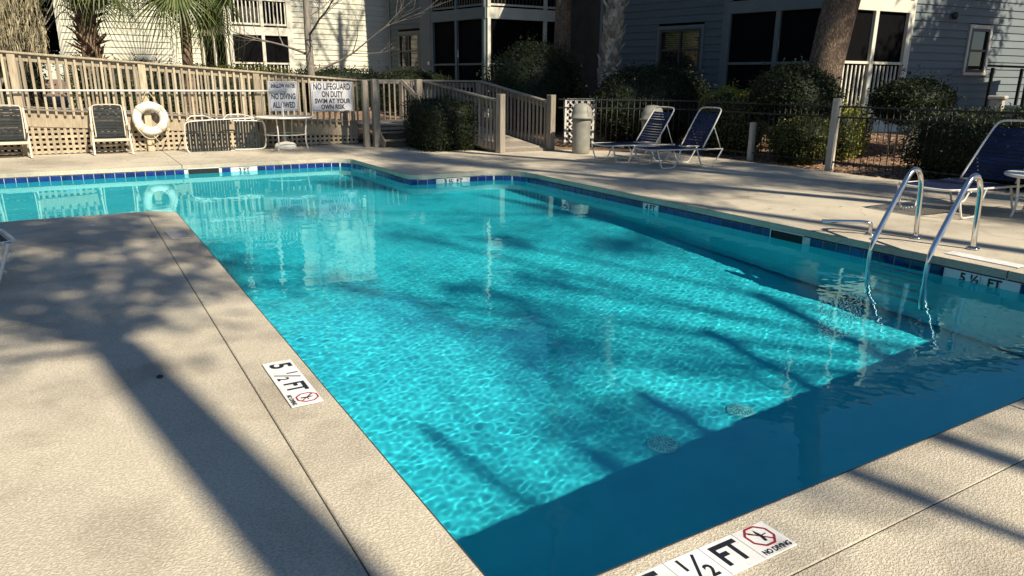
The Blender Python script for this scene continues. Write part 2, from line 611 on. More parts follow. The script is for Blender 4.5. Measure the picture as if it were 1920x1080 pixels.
def text_mesh(name, txt, size, m, sx=1.0, bold=0.0, extrude=.0006, align='CENTER', space=1.0):
    cu = bpy.data.curves.new(name, 'FONT')
    cu.body = txt; cu.size = size; cu.align_x = align; cu.align_y = 'CENTER'; cu.extrude = extrude; cu.offset = bold; cu.space_character = space
    cu.resolution_u = 3
    o = bpy.data.objects.new(name, cu); C.objects.link(o)
    dg = bpy.context.evaluated_depsgraph_get()
    me = bpy.data.meshes.new_from_object(o.evaluated_get(dg))
    bpy.data.objects.remove(o)
    me.name = name
    me.transform(Matrix.Diagonal((sx, 1, 1, 1)))
    me.materials.clear(); me.materials.append(m)
    return me

for k, (q, t, c) in enumerate(mk):
    ss = marker_slots.get(k)
    if not ss: continue
    p, d = at_len(sum(ss) / len(ss))
    n = Vector((-d.y, d.x)); c_ = p + n * .0095
    me = text_mesh('depth_number', t, .105, M['black_print'], 1.0, .0035)
    # stands upright on the wall, read from the pool
    X = Vector((-d.x, -d.y, 0)); Yv = Vector((0, 0, 1)); Z = Vector((n.x, n.y, 0))
    X = Yv.cross(Z)
    o = bpy.data.objects.new('depth_number', me); link(o, pool)
    o.matrix_world = Matrix(((X.x, Yv.x, Z.x, c_.x), (X.y, Yv.y, Z.y, c_.y), (X.z, Yv.z, Z.z, TZ - .002), (0, 0, 0, 1)))
for q, wd in sk:
    p, d = at_len(q); n = Vector((-d.y, d.x)); rz = math.atan2(d.y, d.x)
    b = MB(); c = p + n * .002
    R3 = Matrix.Rotation(rz, 3, 'Z')
    b.box((c.x, c.y, -.135), (wd, .012, .115), R3)
    o = b.build('skimmer_mouth', M['dark'], pool)
    f = MB()
    for (cc, dd) in (((0, 0, .062), (wd + .02, .02, .012)), ((-wd / 2 - .004, 0, 0), (.012, .02, .12)), ((wd / 2 + .004, 0, 0), (.012, .02, .12))):
        f.box(Vector((c.x, c.y, -.135)) + R3 @ Vector(cc), dd, R3)
    f.build('skimmer_frame', M['grout'], o)

# water: real ripples
def water():
    h = .0125
    xs_ = np.arange(-3.2, X1 + .02, h); ys_ = np.arange(Y0 - .02, YF + .03, h)
    Xg, Yg = np.meshgrid(xs_, ys_)
    Z = np.zeros_like(Xg)
    r = np.random.default_rng(3)
    for lam, sl, n in ((1.6, .0018, 7), (.75, .0026, 10), (.36, .0030, 14), (.19, .0032, 20), (.115, .0034, 24), (.075, .0036, 28), (.052, .0042, 36)):
        for _ in range(n):
            l = lam * r.uniform(.75, 1.3); th = r.uniform(0, 2 * math.pi); k = 2 * math.pi / l
            Z += (sl / math.sqrt(n) * 1.41 / k) * np.sin(k * (np.cos(th) * Xg + np.sin(th) * Yg) + r.uniform(0, 6.28))
    # calmer towards the sheltered shallow end
    calm = np.clip((Yg - 5.0) / 7.0, 0, 1)
    Z *= 1.0 - .86 * calm
    keep = ((Xg > X0 - .02) & (Yg < YN + .02)) | ((Yg > YP - .02) & (Xg < XN + .02))
    ny, nx = Xg.shape
    V = np.stack([Xg, Yg, Z + WATER], -1).reshape(-1, 3)
    idx = np.arange(ny * nx).reshape(ny, nx)
    F = np.stack([idx[:-1, :-1], idx[:-1, 1:], idx[1:, 1:], idx[1:, :-1]], -1).reshape(-1, 4)
    kk = keep.reshape(-1)
    F = F[kk[F].all(1)]
    used = np.zeros(len(V), bool); used[F.ravel()] = True
    mp = np.cumsum(used) - 1
    return mesh_np('water', V[used], mp[F], M['water'], True)
wo = struct(link(bpy.data.objects.new('water', water())))
try: wo.cycles.is_caustics_caster = True
except Exception: pass
# ---------------------------------------------------------------- ground
def smooth01(t):
    t = max(0.0, min(1.0, t)); return t * t * (3 - 2 * t)
def ground_z(x, y):
    if y > 17.0 and x < 8.5:
        return -.03 + .60 * smooth01((y - 17.5) / 4.5)
    d = max(x - 11.9, 0) if y < 12 else math.hypot(max(x - 11.0, 0), max(y - 13.5, 0)) if x > 9.3 else max(y - 14.5, 0)
    return -.03 + .42 * smooth01(d / 4.0)
def ground():
    xs_ = sorted(set([-400, -150, -60, -30, -20, -13.95, -13.7, 400, 150, 70, 45] + list(np.round(np.arange(-6, 30, .5), 3)) + [7.05, 11.2, 11.3]))
    ys_ = sorted(set([-400, -150, -60, -30, -15, -8.95, -8.7, 400, 150, 70, 45] + list(np.round(np.arange(-5, 34, .5), 3)) + [17.35, 17.45, 11.85]))
    def hole(x, y):
        return (-13.8 < x < 11.25 and -8.8 < y < 11.9) or (-13.8 < x < 7.1 and 11 < y < 17.4)
    V = []; F = []
    r = random.Random(5)
    for y in ys_:
        for x in xs_:
            z = -2.4 if hole(x, y) else ground_z(x, y) + r.uniform(-.012, .012)
            V.append((x, y, z))
    nx = len(xs_)
    for j in range(len(ys_) - 1):
        for i in range(nx - 1):
            F.append((j * nx + i, j * nx + i + 1, (j + 1) * nx + i + 1, (j + 1) * nx + i))
    return mesh('ground', V, F, M['mulch'], True)
M['mulch'] = mat('leaf_litter', (.22, .135, .085), (.085, .052, .034), rough=.95, scale=16, detail=10, bump=.8, bscale=60, c3=(.34, .24, .16), bdist=.02)
struct(link(bpy.data.objects.new('ground', ground())))
# pine straw and fallen leaves on the beds beside the deck
def litter():
    n = 9000
    x = rng.uniform(11.3, 15.5, n); y = rng.uniform(2.5, 14.5, n)
    th = rng.uniform(0, 6.28, n); l = rng.uniform(.02, .055, n); wd = rng.uniform(.006, .03, n)
    z = np.array([ground_z(a, b) for a, b in zip(x, y)]) + rng.uniform(.012, .035, n)
    c, s = np.cos(th), np.sin(th)
    tz = rng.uniform(-.015, .015, (4, n))
    P = [(x + c * l, y + s * l), (x - s * wd, y + c * wd), (x - c * l, y - s * l), (x + s * wd, y - c * wd)]
    V = np.stack([np.stack([p[0], p[1], z + tz[i]], -1) for i, p in enumerate(P)], 1).reshape(-1, 3)
    return mesh_np('leaf_litter', V, np.arange(4 * n).reshape(-1, 4), M['leaf_dry'])
M['leaf_dry'] = mat('dry_leaves', (.34, .20, .12), (.18, .10, .06), rough=.8, scale=9, c3=(.46, .33, .22))
tag(link(bpy.data.objects.new('leaf_litter', litter())), 'brown fallen leaves and pine straw scattered over the planting bed', 'leaf litter', kind='stuff')

# ---------------------------------------------------------------- timber ramp, steps and railings
def rail_z(x): return 1.945 - .0660 * (x + .93) if x < 5.9 else 1.49
def floor_z(x): return .86 - .0560 * (x + .63) if x < 5.9 else .495
BW, BP = .042, .1465
bal_cache = {}
def baluster_mesh(h, m):
    k = (round(h, 2), m)
    if k not in bal_cache:
        bal_cache[k] = MB().box((0, 0, round(h, 2) / 2), (BW, .036, round(h, 2)), bev=.004).mesh('baluster', M[m])
    return bal_cache[k]
post_cache = {}
def post_mesh(h, m, wd=.135):
    k = (round(h, 2), m, wd)
    if k not in post_cache:
        post_cache[k] = MB().box((0, 0, round(h, 2) / 2), (wd, wd, round(h, 2)), bev=.008).mesh('post', M[m])
    return post_cache[k]

fence = thing('ramp_railing', 'long sunlit timber ramp railing with lattice skirt along the far pool deck', 'railing', (0, 17.0, 0))
FY = 0.0
xa, xb = -4.2, 6.0
MB().bar((xa, -.01, rail_z(xa) - .02), (5.9, -.01, rail_z(5.9) - .02), .15, .04, bev=.006).build('top_rail', M['wood'], fence)
MB().bar((xa, .012, rail_z(xa) - .105), (5.9, .012, rail_z(5.9) - .105), .035, .125, bev=.004).build('rail_face_board', M['wood'], fence)
MB().bar((xa, .035, floor_z(xa) - .16), (5.9, .035, floor_z(5.9) - .16), .04, .31, bev=.004).build('skirt_board', M['wood'], fence)
MB().bar((xa, .02, floor_z(xa) + .012), (5.9, .02, floor_z(5.9) + .012), .14, .035, bev=.004).build('deck_edge_board', M['wood_grey'], fence)
x = xa + .05; i = 0
posts_x = (-3.0, -.78, 1.40, 3.63)
while x < 5.9:
    if min(abs(x - p) for p in posts_x) > .085:
        zb = floor_z(x) - .085; h = rail_z(x) - .045 - zb
        inst('baluster', baluster_mesh(h, 'wood'), fence, (x, -.012 - .018 + .0, zb), (0, random.uniform(-.006, .006), random.uniform(-.03, .03)))
    x += BP
for p in posts_x:
    inst('post', post_mesh(rail_z(p) - .045, 'wood'), fence, (p, .07 - .0675 - .0, 0))
# lattice
lat_v = MB().box((0, 0, .5), (.052, .007, 1)).mesh('lattice_slat', M['wood'])
lat_h = MB().box((.5, 0, 0), (1, .007, .05)).mesh('lattice_slat', M['wood'])
x = xa
while x < 5.9:
    h = floor_z(x) - .30
    inst('lattice_slat', lat_v, fence, (x, .034, .012), (0, 0, 0), (1, 1, max(h, .05)))
    x += .108
for k in range(5):
    z0 = .05 + k * .098
    xe = min(5.9, ((.86 - .30 - z0) / .056 - .63) if k else 5.9)
    if xe < xa + .3: continue
    inst('lattice_slat', lat_h, fence, (xa, .042, z0), (0, 0, 0), (xe - xa, 1, 1))
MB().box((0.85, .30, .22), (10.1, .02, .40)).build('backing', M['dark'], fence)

# ramp floor and its back railing
back = thing('ramp_railing', 'back railing of the timber ramp, seen through the gaps of the front railing', 'railing', (0, 18.35, 0))
MB().bar((xa, 0, rail_z(xa) - .02), (5.9, 0, rail_z(5.9) - .02), .14, .04, bev=.006).build('top_rail', M['wood'], back)
MB().bar((xa, .02, floor_z(xa) - .1), (5.9, .02, floor_z(5.9) - .1), .04, .24, bev=.004).build('skirt_board', M['wood_grey'], back)
x = xa + .02
while x < 7.9:
    zb = floor_z(x) - .06; h = rail_z(x) - .045 - zb
    inst('baluster', baluster_mesh(h, 'wood_grey'), back, (x, -.02, zb))
    x += BP
for p in (-3, -.8, 1.4, 3.6, 6.1, 7.9):
    inst('post', post_mesh(rail_z(p) - .05, 'wood_grey'), back, (p, .07, 0))
MB().bar((5.9, 0, rail_z(6) - .02), (8.0, 0, rail_z(6) - .02), .14, .04, bev=.006).build('top_rail', M['wood_grey'], back)
ramp_obj = struct(MB().bar((xa, 17.7, floor_z(xa) - .06), (5.9, 17.7, floor_z(5.9) - .06), 1.2, .04).build('ramp_floor', M['wood_grey']))
plank = MB().box((0, 0, 0), (.137, 1.24, .036), bev=.004).mesh('plank', M['wood_grey'])
x = xa + .07; 
while x < 5.9:
    inst('plank', plank, ramp_obj, (x, 17.69, floor_z(x) - .012), (0, .056, 0)); x += .145
landing = struct(MB().box((7.25, 17.2, .40), (2.7, 2.2, .06)).build('landing', M['wood_grey']))
lpl = MB().box((0, 0, 0), (2.72, .137, .036), bev=.004).mesh('plank', M['wood_grey'])
for k in range(16):
    inst('plank', lpl, landing, (7.25, 16.17 + k * .1445, .462))
MB().box((6.5, 16.35, .22), (.9, .03, .40)).build('riser_board', M['wood_grey'], landing)

# steps
st = thing('timber_steps', 'short grey timber steps between two posts, right of the no lifeguard sign', 'steps', (6.5, 16.2, 0))
for k, (yy, zz) in enumerate(((-.36, .155), (-.08, .315))):
    MB().box((0, yy, zz), (.86, .30, .04), bev=.006).build('tread', M['wood_grey'], st)
    MB().box((0, yy + .12, zz - .085), (.84, .022, .125)).build('riser', M['wood_grey'], st)
for s in (-1, 1):
    inst('post', post_mesh(1.50, 'wood_grey', .15), st, (s * .505, -.30 + (.12 if s < 0 else 0), 0))
    MB().bar((s * .44, -.50, .05), (s * .44, .12, .42), .03, .20).build('stringer', M['wood_grey'], st)
MB().bar((.20, -.02, 1.47), (.44, -.36, 1.10), .06, .09, bev=.005).build('brace', M['wood_grey'], st)
MB().box((-.03, .05, 1.44), (.92, .07, .09), bev=.006).build('cross_rail', M['wood_grey'], st)
for k in range(6):
    if k < 5:
        inst('baluster', baluster_mesh(.98, 'wood_grey'), st, (.54, -.2 + k * .13 , .47))
post_l = inst('post', post_mesh(1.47, 'wood_grey', .12), st, (-.72, -.1, 0))

# right ramp down to the deck
def railing(name, label, a, b, za, zb, fa, fb, endpost, pitch=.118, m='wood_grey', startpost=True):
    a = Vector(a); b = Vector(b)
    t = thing(name, label, 'railing', (a.x, a.y, 0))
    d = b - a; l = d.length; rz = math.atan2(d.y, d.x); u = d.normalized()
    MB().bar((0, 0, za - .02), (d.x, d.y, zb - .02), .14, .042, bev=.006).build('top_rail', M[m], t)
    nrm = Vector((-u.y, u.x)) * .03
    MB().bar((nrm.x, nrm.y, za - .11), (d.x + nrm.x, d.y + nrm.y, zb - .11), .035, .12, bev=.004).build('rail_face_board', M[m], t)
    MB().bar((nrm.x, nrm.y, fa - .05), (d.x + nrm.x, d.y + nrm.y, fb + .05), .035, .16, bev=.004).build('bottom_board', M[m], t)
    n = int(l / pitch)
    for k in range(1, n):
        f = k / n
        z0 = fa + (fb - fa) * f - .02
        inst('baluster', baluster_mesh(za + (zb - za) * f - .05 - z0, m), t, (d.x * f - nrm.x * .2, d.y * f - nrm.y * .2, z0), (0, 0, rz))
    inst('post', post_mesh(endpost, m, .15), t, (d.x + u.x * .05, d.y + u.y * .05, 0), (0, 0, rz))
    if startpost: inst('post', post_mesh(za - .04, m, .12), t, (0, 0, 0), (0, 0, rz))
    return t
railing('ramp_railing', 'grey timber railing sloping down behind the clipped box hedge', (7.12, 16.1), (7.80, 13.56), 1.50, 1.10, .48, .06, 1.22)
railing('ramp_railing', 'grey timber railing sloping down to a post beside the beige trash can', (8.62, 15.9), (9.12, 13.62), 1.49, 1.06, .48, .06, 1.20)
railing('ramp_railing', 'short level timber railing behind the head of the sloping ramp', (7.55, 18.2), (8.62, 16.0), 1.49, 1.49, .48, .48, 1.47)
rm = struct(MB().add([(7.2, 16.1, .44), (8.55, 16.1, .44), (9.05, 13.55, .012), (7.88, 13.55, .012), (7.2, 16.1, .38), (8.55, 16.1, .38), (9.05, 13.55, -.05), (7.88, 13.55, -.05)],
    [(0, 3, 2, 1), (4, 5, 6, 7), (0, 1, 5, 4), (1, 2, 6, 5), (2, 3, 7, 6), (3, 0, 4, 7)]).build('ramp_slope', M['wood_grey']))
for k in range(17):
    f = (k + .5) / 17
    y = 16.1 + (13.55 - 16.1) * f; xl = 7.2 + .68 * f; xr = 8.55 + .5 * f
    MB().box(((xl + xr) / 2, y, .45 + (.022 - .45) * f + .004), (xr - xl, .142, .03), Matrix.Rotation(.167, 3, 'X'), bev=.003).build('plank', M['wood_grey'], rm)

# ---------------------------------------------------------------- iron fence
M['post_pale'] = wood_material('pale_post', (.56, .52, .43), (.40, .36, .29), rand=.1)
iron = thing('iron_fence', 'black iron picket fence between pale posts along the planting bed', 'fence', (0, 0, 0))
picket = MB().tube([(0, 0, .06), (0, 0, 1.14)], .0075, 6).mesh('picket', M['black_iron'])
FP = [(9.45, 13.75), (10.6, 12.9), (11.62, 12.0), (11.63, 10.1), (11.62, 8.28), (11.72, 6.2), (11.85, 3.6)]
for (a, b) in zip(FP, FP[1:]):
    a = Vector(a); b = Vector(b); d = b - a; l = d.length
    for z in (1.10, .92, .14):
        MB().bar((a.x, a.y, z), (b.x, b.y, z), .028, .028).build('rail', M['black_iron'], iron)
    n = int(l / .115)
    for k in range(1, n):
        p = a + d * (k / n)
        inst('picket', picket, iron, (p.x, p.y, 0))
for (p, h, wd) in ((FP[4], 1.24, .115), (FP[3], .74, .10)):
    inst('post', MB().box((0, 0, h / 2 - .02), (wd, wd, h + .04), bev=.01).mesh('post', M['post_pale']), iron, (p[0], p[1], 0))
# garden posts behind the hedge
for (x, y, h, lb) in ((13.95, 8.05, 1.34, 'pale capped post behind the shrub with bare stems, left of the two'), (14.05, 6.85, 1.30, 'pale capped post rising above the hedge behind the right lounger, right of the two')):
    t = thing('gate_post', lb, 'post', (x, y, .1), RAD(15), 'pale posts behind the hedge')
    MB().box((0, 0, .6), (.2, .2, 1.1), bev=.01).build('shaft', M['post_pale'], t)
    MB().box((0, 0, 1.18), (.27, .27, .06), bev=.015).build('cap', M['post_pale'], t)
pt = thing('picket_fence', 'low white picket tops showing above the hedge between two pale posts', 'fence', (13.98, 7.45, .2))
for k in range(7):
    MB().box((.0, -.42 + k * .14, .42), (.02, .085, .84), bev=.004).build('picket', M['white_metal'], pt)
MB().box((.022, 0, .6), (.02, 1.0, .08)).build('rail', M['white_metal'], pt)

# white diamond lattice panel behind the trash can
lp = thing('lattice_screen', 'small white diamond lattice screen behind the trash can', 'lattice', (10.15, 13.9, .1), RAD(-35))
for s in (-1, 1):
    for k in range(-5, 9):
        a = Vector((-.3, 0, k * .14)); b = a + Vector((.6, 0, s * .6))
        if s < 0: a = Vector((-.3, 0, k * .14 + .3)); b = a + Vector((.6, 0, -.6))
        lo, hi = 0.02, .95
        q = []
        for t_ in (0, 1): 
            pass
        # clip to the frame height
        def zat(t): return a.z + (b.z - a.z) * t
        ts = [0.0, 1.0]
        for zz in (lo, hi):
            if b.z != a.z:
                t0 = (zz - a.z) / (b.z - a.z)
                if 0 < t0 < 1: ts.append(t0)
        ts = sorted(t for t in ts if lo - 1e-6 <= zat(t) <= hi + 1e-6)
        if len(ts) >= 2 and ts[-1] - ts[0] > .05:
            A_, B_ = a.lerp(b, ts[0]), a.lerp(b, ts[-1])
            off = Vector((0, s * .006, 0))
            MB().bar(A_ + off, B_ + off, .008, .034, up=(0, 0, 1)).build('lattice_slat', M['white_metal'], lp)
for (c, d) in (((-.32, 0, .48), (.045, .03, 1.0)), ((.32, 0, .48), (.045, .03, 1.0)), ((0, 0, .985), (.6, .03, .045))):
    MB().box(c, d).build('frame_board', M['white_metal'], lp)
# ---------------------------------------------------------------- things round the pool
# ladder
lad = thing('pool_ladder', 'stainless steel pool ladder with two looped handrails at the right pool edge', 'pool ladder', (0, 0, 0))
def ladder_rail(y):
    pts = [(7.10, y, -.05), (7.085, y, .10), (7.05, y, .42), (7.035, y, .56), (6.99, y, .655), (6.92, y, .70), (6.85, y, .688), (6.79, y, .63), (6.73, y, .545), (6.42, y - .0, .10), (6.385, y, .02), (6.37, y, -.08), (6.37, y, -.3), (6.37, y, -1.25), (6.40, y, -1.32), (6.50, y, -1.34)]
    return smooth_path(pts, 2)
for y in (3.98, 3.43):
    MB().tube(ladder_rail(y), .0245, 14).build('handrail', M['steel'], lad)
    MB().lathe([(.055, .002), (.058, .008), (.052, .016), (.030, .024), (.026, .03)], 20, (7.093, y, .003)).build('escutcheon', M['steel'], lad)
for z in (-.215, -.50, -.80, -1.1):
    MB().box((6.385, 3.705, z), (.09, .52, .028), bev=.008).build('tread', M['plastic_white'], lad)
# fill spout
sp = thing('fill_spout', 'curved chrome fill spout rising from the deck left of the pool ladder', 'spout', (6.86, 4.32, 0))
q = smooth_path([(0, 0, 0), (0, 0, .10), (-.03, .0, .125), (-.10, .08, .13), (-.26, .24, .12), (-.34, .33, .115)], 2)
MB().tube(q, .02, 12, cap=False).build('pipe', M['steel'], sp)
MB().tube([Vector(q[-1]) + Vector((.02, -.02, 0)), Vector(q[-1]) + Vector((.008, -.008, 0))], .019, 12).build('bore', M['dark'], sp)
MB().lathe([(.05, .002), (.05, .01), (.025, .02)], 18, (0, 0, .001)).build('escutcheon', M['steel'], sp)

# floor drains
M['slot'] = mat('drain_slot', (.12, .42, .46), rough=.8)
for (x, y, lb) in ((3.15, 3.24, 'round white drain cover on the pool floor, nearer the camera'), (3.91, 3.26, 'round white drain cover on the pool floor, farther right and fainter')):
    t = thing('drain_cover', lb, 'drain cover', (x, y, depth(y)), 0, 'drain covers on the pool floor')
    MB().lathe([(.105, .001), (.105, .012), (.09, .024), (.0, .031)], 28, cap=False).build('dome', mat('drain_plastic', (.72, .86, .86), rough=.5) if 'drain' not in M else M['drain'], t)
    M['drain'] = bpy.data.materials['drain_plastic']
    b = MB()
    for r_ in (.025, .043, .061, .079):
        n = max(8, int(r_ * 300))
        for k in range(n):
            a = 2 * math.pi * k / n
            b.box((r_ * math.cos(a), r_ * math.sin(a), .0325 - .010 * (r_ / .095) ** 2), (.012, .006, .004), Matrix.Rotation(a, 3, 'Z'))
    tag(b.build('slots', M['slot'], t), kind='stuff')
    for o in t.children:
        try: o.cycles.is_caustics_receiver = True
        except Exception: pass

# depth markers set in the deck
def deck_marker(label, loc, rz, n0=0, worn=False):
    """four 6 inch tiles in a row along local x: 5, 1/2, FT, no diving"""
    t = thing('depth_marker', label, 'depth marker', loc, rz)
    TW = .1525
    tm = MB().box((0, 0, 0), (TW - .002, TW - .002, .006), bev=.0015).mesh('tile', M['tile_white'])
    for k in range(n0, 4):
        c = inst('tile', tm, t, ((k - 1.5) * TW, 0, .0035))
        if worn: continue
        z = .0036
        if k == 0: inst('numeral', text_mesh('numeral', '5', .150, M['black_print'], 1.0, .004), c, (0, 0, z))
        elif k == 1:
            inst('numeral', text_mesh('numeral', '1', .078, M['black_print'], .9, .002), c, (-.032, .030, z))
            inst('numeral', text_mesh('numeral', '2', .078, M['black_print'], .9, .002), c, (.034, -.030, z))
            MB().bar((-.030, -.058, z), (.034, .060, z), .010, .0012).build('fraction_bar', M['black_print'], c)
        elif k == 2: inst('lettering', text_mesh('lettering', 'FT', .135, M['black_print'], .80, .004), c, (0, 0, z))
        else:
            ring = []
            for i in range(8):
                a = RAD(22.5 + 45 * i); ring.append((.052 * math.cos(a), .018 + .052 * math.sin(a), z))
            b = MB()
            for i in range(8): b.bar(ring[i], ring[(i + 1) % 8], .008, .0012)
            b.bar((-.034, .052, z + .0004), (.034, -.016, z + .0004), .006, .0012)
            b.build('prohibition_sign', M['red_print'], c)
            d = MB()
            d.add([(-.006, -.012, z + .0012), (.004, -.014, z + .0012), (.010, .014, z + .0012), (.006, .034, z + .0012), (.001, .050, z + .0012), (-.003, .036, z + .0012), (-.002, .012, z + .0012)], [(0, 1, 2, 3, 4, 5, 6)])
            for s in (-1, 1):
                d.bar((.002, .016, z + .0012), (s * .030, .030 - .012 * s, z + .0012), .0035, .0008)
            d.build('diver_figure', M['black_print'], c)
            inst('lettering', text_mesh('lettering', 'NO DIVING', .030, M['black_print'], .80, .0009), c, (0, -.056, z))
    return t
deck_marker('white 5 1/2 FT no diving tiles in the left deck edge', (.783, 3.45, .003), RAD(-90))
deck_marker('white 5 1/2 FT no diving tiles in the near coping', (1.575, 1.350, .003), 0)
deck_marker('worn blank depth tiles in the right coping beside the ladder feet', (6.74, 3.15, .003), RAD(90), 0, True)
# worn marker tile of the peninsula and the skimmer lids
t = thing('deck_tile', 'small pale worn tile set in the peninsula deck near its far corner', 'tile', (.75, 7.62, .003), RAD(3))
for k in range(3):
    MB().box((0, -.16 + .157 * k, .003), (.152, .152, .006), bev=.001).build('tile', M['lid'], t)
tag(MB().lathe([(.0, .0), (.014, .003), (.017, .008), (.010, .015), (.0, .017)], 9, (.222, 3.847, -.001), cap=False).build('pebble', M['black_print']), 'tiny dark pebble lying on the left deck', 'pebble')

# strap furniture -----------------------------------------------------------
def strap_mesh(w, h, m, sag=.0):
    n = 6
    V = []; F = []
    for i in range(n + 1):
        x = -w / 2 + w * i / n
        z = -sag * (1 - (2 * i / n - 1) ** 2)
        for (y, dz) in ((-h / 2, 0), (h / 2, 0), (h / 2, -.003), (-h / 2, -.003)):
            V.append((x, y, z + dz))
    for i in range(n):
        for k in range(4):
            F.append((i * 4 + k, i * 4 + (k + 1) % 4, i * 4 + 4 + (k + 1) % 4, i * 4 + 4 + k))
    F += [(0, 3, 2, 1), (n * 4, n * 4 + 1, n * 4 + 2, n * 4 + 3)]
    F = [tuple(reversed(f)) for f in F]
    return mesh('strap', V, F, m)

def chaise(label, loc, rz, strap, frame, back_deg=62, W=.66, group=None, seat_l=1.12, back_l=.86):
    """local +x runs from the foot end to the head, y across, origin on the ground under the foot end"""
    t = thing('chaise_lounge', label, 'chaise lounge', loc, rz, group)
    zs = .335; r = .0135
    hy = W / 2
    ba = RAD(back_deg)
    hinge = seat_l
    # seat frame: rounded U at the foot end
    U = [(hinge + .45, -hy, zs - .02), (.10, -hy, zs), (.02, -hy + .05, zs), (0, -hy + .14, zs - .01), (0, hy - .14, zs - .01), (.02, hy - .05, zs), (.10, hy, zs), (hinge + .45, hy, zs - .02)]
    MB().tube(smooth_path(U, 2), r, 8).build('seat_frame', M[frame], t)
    bx, bz = math.cos(ba), math.sin(ba)
    def bp(s, y): return (hinge + s * bx, y, zs + .015 + s * bz)
    B_ = [bp(0, -hy + .03), bp(back_l - .08, -hy + .03), bp(back_l, -hy + .07), bp(back_l + .02, -hy + .16), bp(back_l + .02, hy - .16), bp(back_l, hy - .07), bp(back_l - .08, hy - .03), bp(0, hy - .03)]
    MB().tube(smooth_path(B_, 2), r, 8).build('back_frame', M[frame], t)
    for s in (-1, 1):
        y = s * (hy + .012)
        MB().tube(smooth_path([(.06, y, zs), (.16, y, .06), (.19, y, r), (.30, y, r), (.44, y, r), (.47, y, .06), (.58, y, zs)], 2), r, 8).build('leg', M[frame], t)
        MB().tube(smooth_path([(hinge - .18, y, zs), (hinge - .06, y, .06), (hinge - .02, y, r), (hinge + .16, y, r), (hinge + .22, y, r), (hinge + .26, y, .06), (hinge + .43, y, zs - .02)], 2), r, 8).build('leg', M[frame], t)
        MB().tube([bp(.42, s * (hy - .015)), (hinge + .40, s * (hy - .015), zs)], .009, 6).build('back_prop', M[frame], t)
    for xx in (.32, hinge + .08):
        MB().tube([(xx, -hy, .02 if 0 else zs - .03), (xx, hy, zs - .03)], .010, 6).build('cross_bar', M[frame], t)
    sm = strap_mesh(W - .005, .0445, M[strap], .018)
    sm2 = strap_mesh(W - .065, .0445, M[strap], .012)
    n = int((seat_l - .06) / .0565)
    for k in range(n):
        inst('strap', sm, t, (.06 + k * .0565, 0, zs + .006), (0, 0, RAD(90)))
    n = int((back_l - .07) / .0565)
    for k in range(n):
        p = bp(.05 + k * .0565, 0)
        o = inst('strap', sm2, t, (p[0], p[1], p[2]), (0, 0, 0))
        o.matrix_basis = Matrix.Translation(p) @ Matrix.Rotation(-ba, 4, 'Y') @ Matrix.Rotation(RAD(90), 4, 'Z')
    return t
chaise('blue strap chaise lounge with white frame, right of a pair by the iron fence', (8.72, 10.0, 0), RAD(-4), 'strap_blue', 'white_metal', 60, back_l=.78)
chaise('faded blue strap chaise lounge with white frame, left of a pair by the iron fence', (8.55, 11.05, 0), RAD(-2), 'strap_blue', 'white_metal', 56, back_l=.78)
chaise('large dark blue strap chaise lounge behind the pool ladder with raised back', (8.42, 4.72, 0), RAD(-3), 'strap_blue', 'white_metal', 50, W=.72, seat_l=1.25, back_l=.90)
chaise('white framed lounger at the left picture edge, only its foot end showing', (-.50, 6.46, 0), RAD(192), 'strap_grey', 'white_metal', 40)

# chaise tipped on its side against the railing
tc = chaise('grey strap chaise lounge folded flat and tipped on its side against the timber railing', (2.08, 16.72, .345), 0, 'strap_grey', 'white_metal', 8, W=.68, seat_l=.95, back_l=.62)
tc.matrix_basis = Matrix.Translation((2.0, 16.62, .35)) @ Matrix.Rotation(RAD(-1.5), 4, 'Y') @ Matrix.Rotation(RAD(12), 4, 'X') @ Matrix.Rotation(RAD(90), 4, 'X') @ Matrix.Translation((0, 0, -.10))

# low strap chairs against the railing
def strap_chair(label, loc, rz):
    t = thing('strap_chair', label, 'chair', loc, rz, 'beige strap chairs by the ramp')
    w_ = .56
    for s in (-1, 1):
        x = s * w_ / 2
        MB().bar((x + s * .055, -.30, 0), (x + s * .02, .16, .90), .055, .035, up=(1, 0, 0), bev=.005).build('leg', M['beige_frame'], t)
        MB().bar((x + s * .05, .36, 0), (x + s * .03, -.05, .48), .05, .03, up=(1, 0, 0), bev=.005).build('leg', M['beige_frame'], t)
        MB().tube(smooth_path([(x + s * .04, -.26, .47), (x + s * .05, -.20, .55), (x + s * .05, .05, .58), (x + s * .03, .20, .60)], 2), .02, 8).build('armrest', M['beige_frame'], t)
    MB().box((0, -.185, .285), (w_ + .08, .035, .055), bev=.006).build('front_rail', M['beige_frame'], t)
    MB().box((0, .26, .30), (w_ + .02, .03, .05), bev=.006).build('rear_rail', M['beige_frame'], t)
    B_ = [(-w_ / 2 + .02, .02, .33), (-w_ / 2 + .01, .20, .90), (-w_ / 2 + .05, .215, .955), (w_ / 2 - .05, .215, .955), (w_ / 2 - .01, .20, .90), (w_ / 2 - .02, .02, .33)]
    MB().tube(smooth_path(B_, 2), .014, 8).build('back_frame', M['beige_frame'], t)
    sm = strap_mesh(w_ - .03, .046, M['strap_grey'], .008)
    for k in range(11):
        f = k / 10.5
        p = Vector((0, .02 + .185 * f, .36 + .575 * f))
        o = inst('strap', sm, t)
        o.matrix_basis = Matrix.Translation(p) @ Matrix.Rotation(RAD(72), 4, 'X')
    for k in range(7):
        inst('strap', sm, t, (0, -.16 + k * .062, .325))
    return t
strap_chair('beige chair with dark grey straps standing between lattice and life ring', (.68, 16.72, 0), RAD(0))
strap_chair('beige chair with dark grey straps cut off by the left picture edge', (-1.02, 16.62, 0), RAD(0))

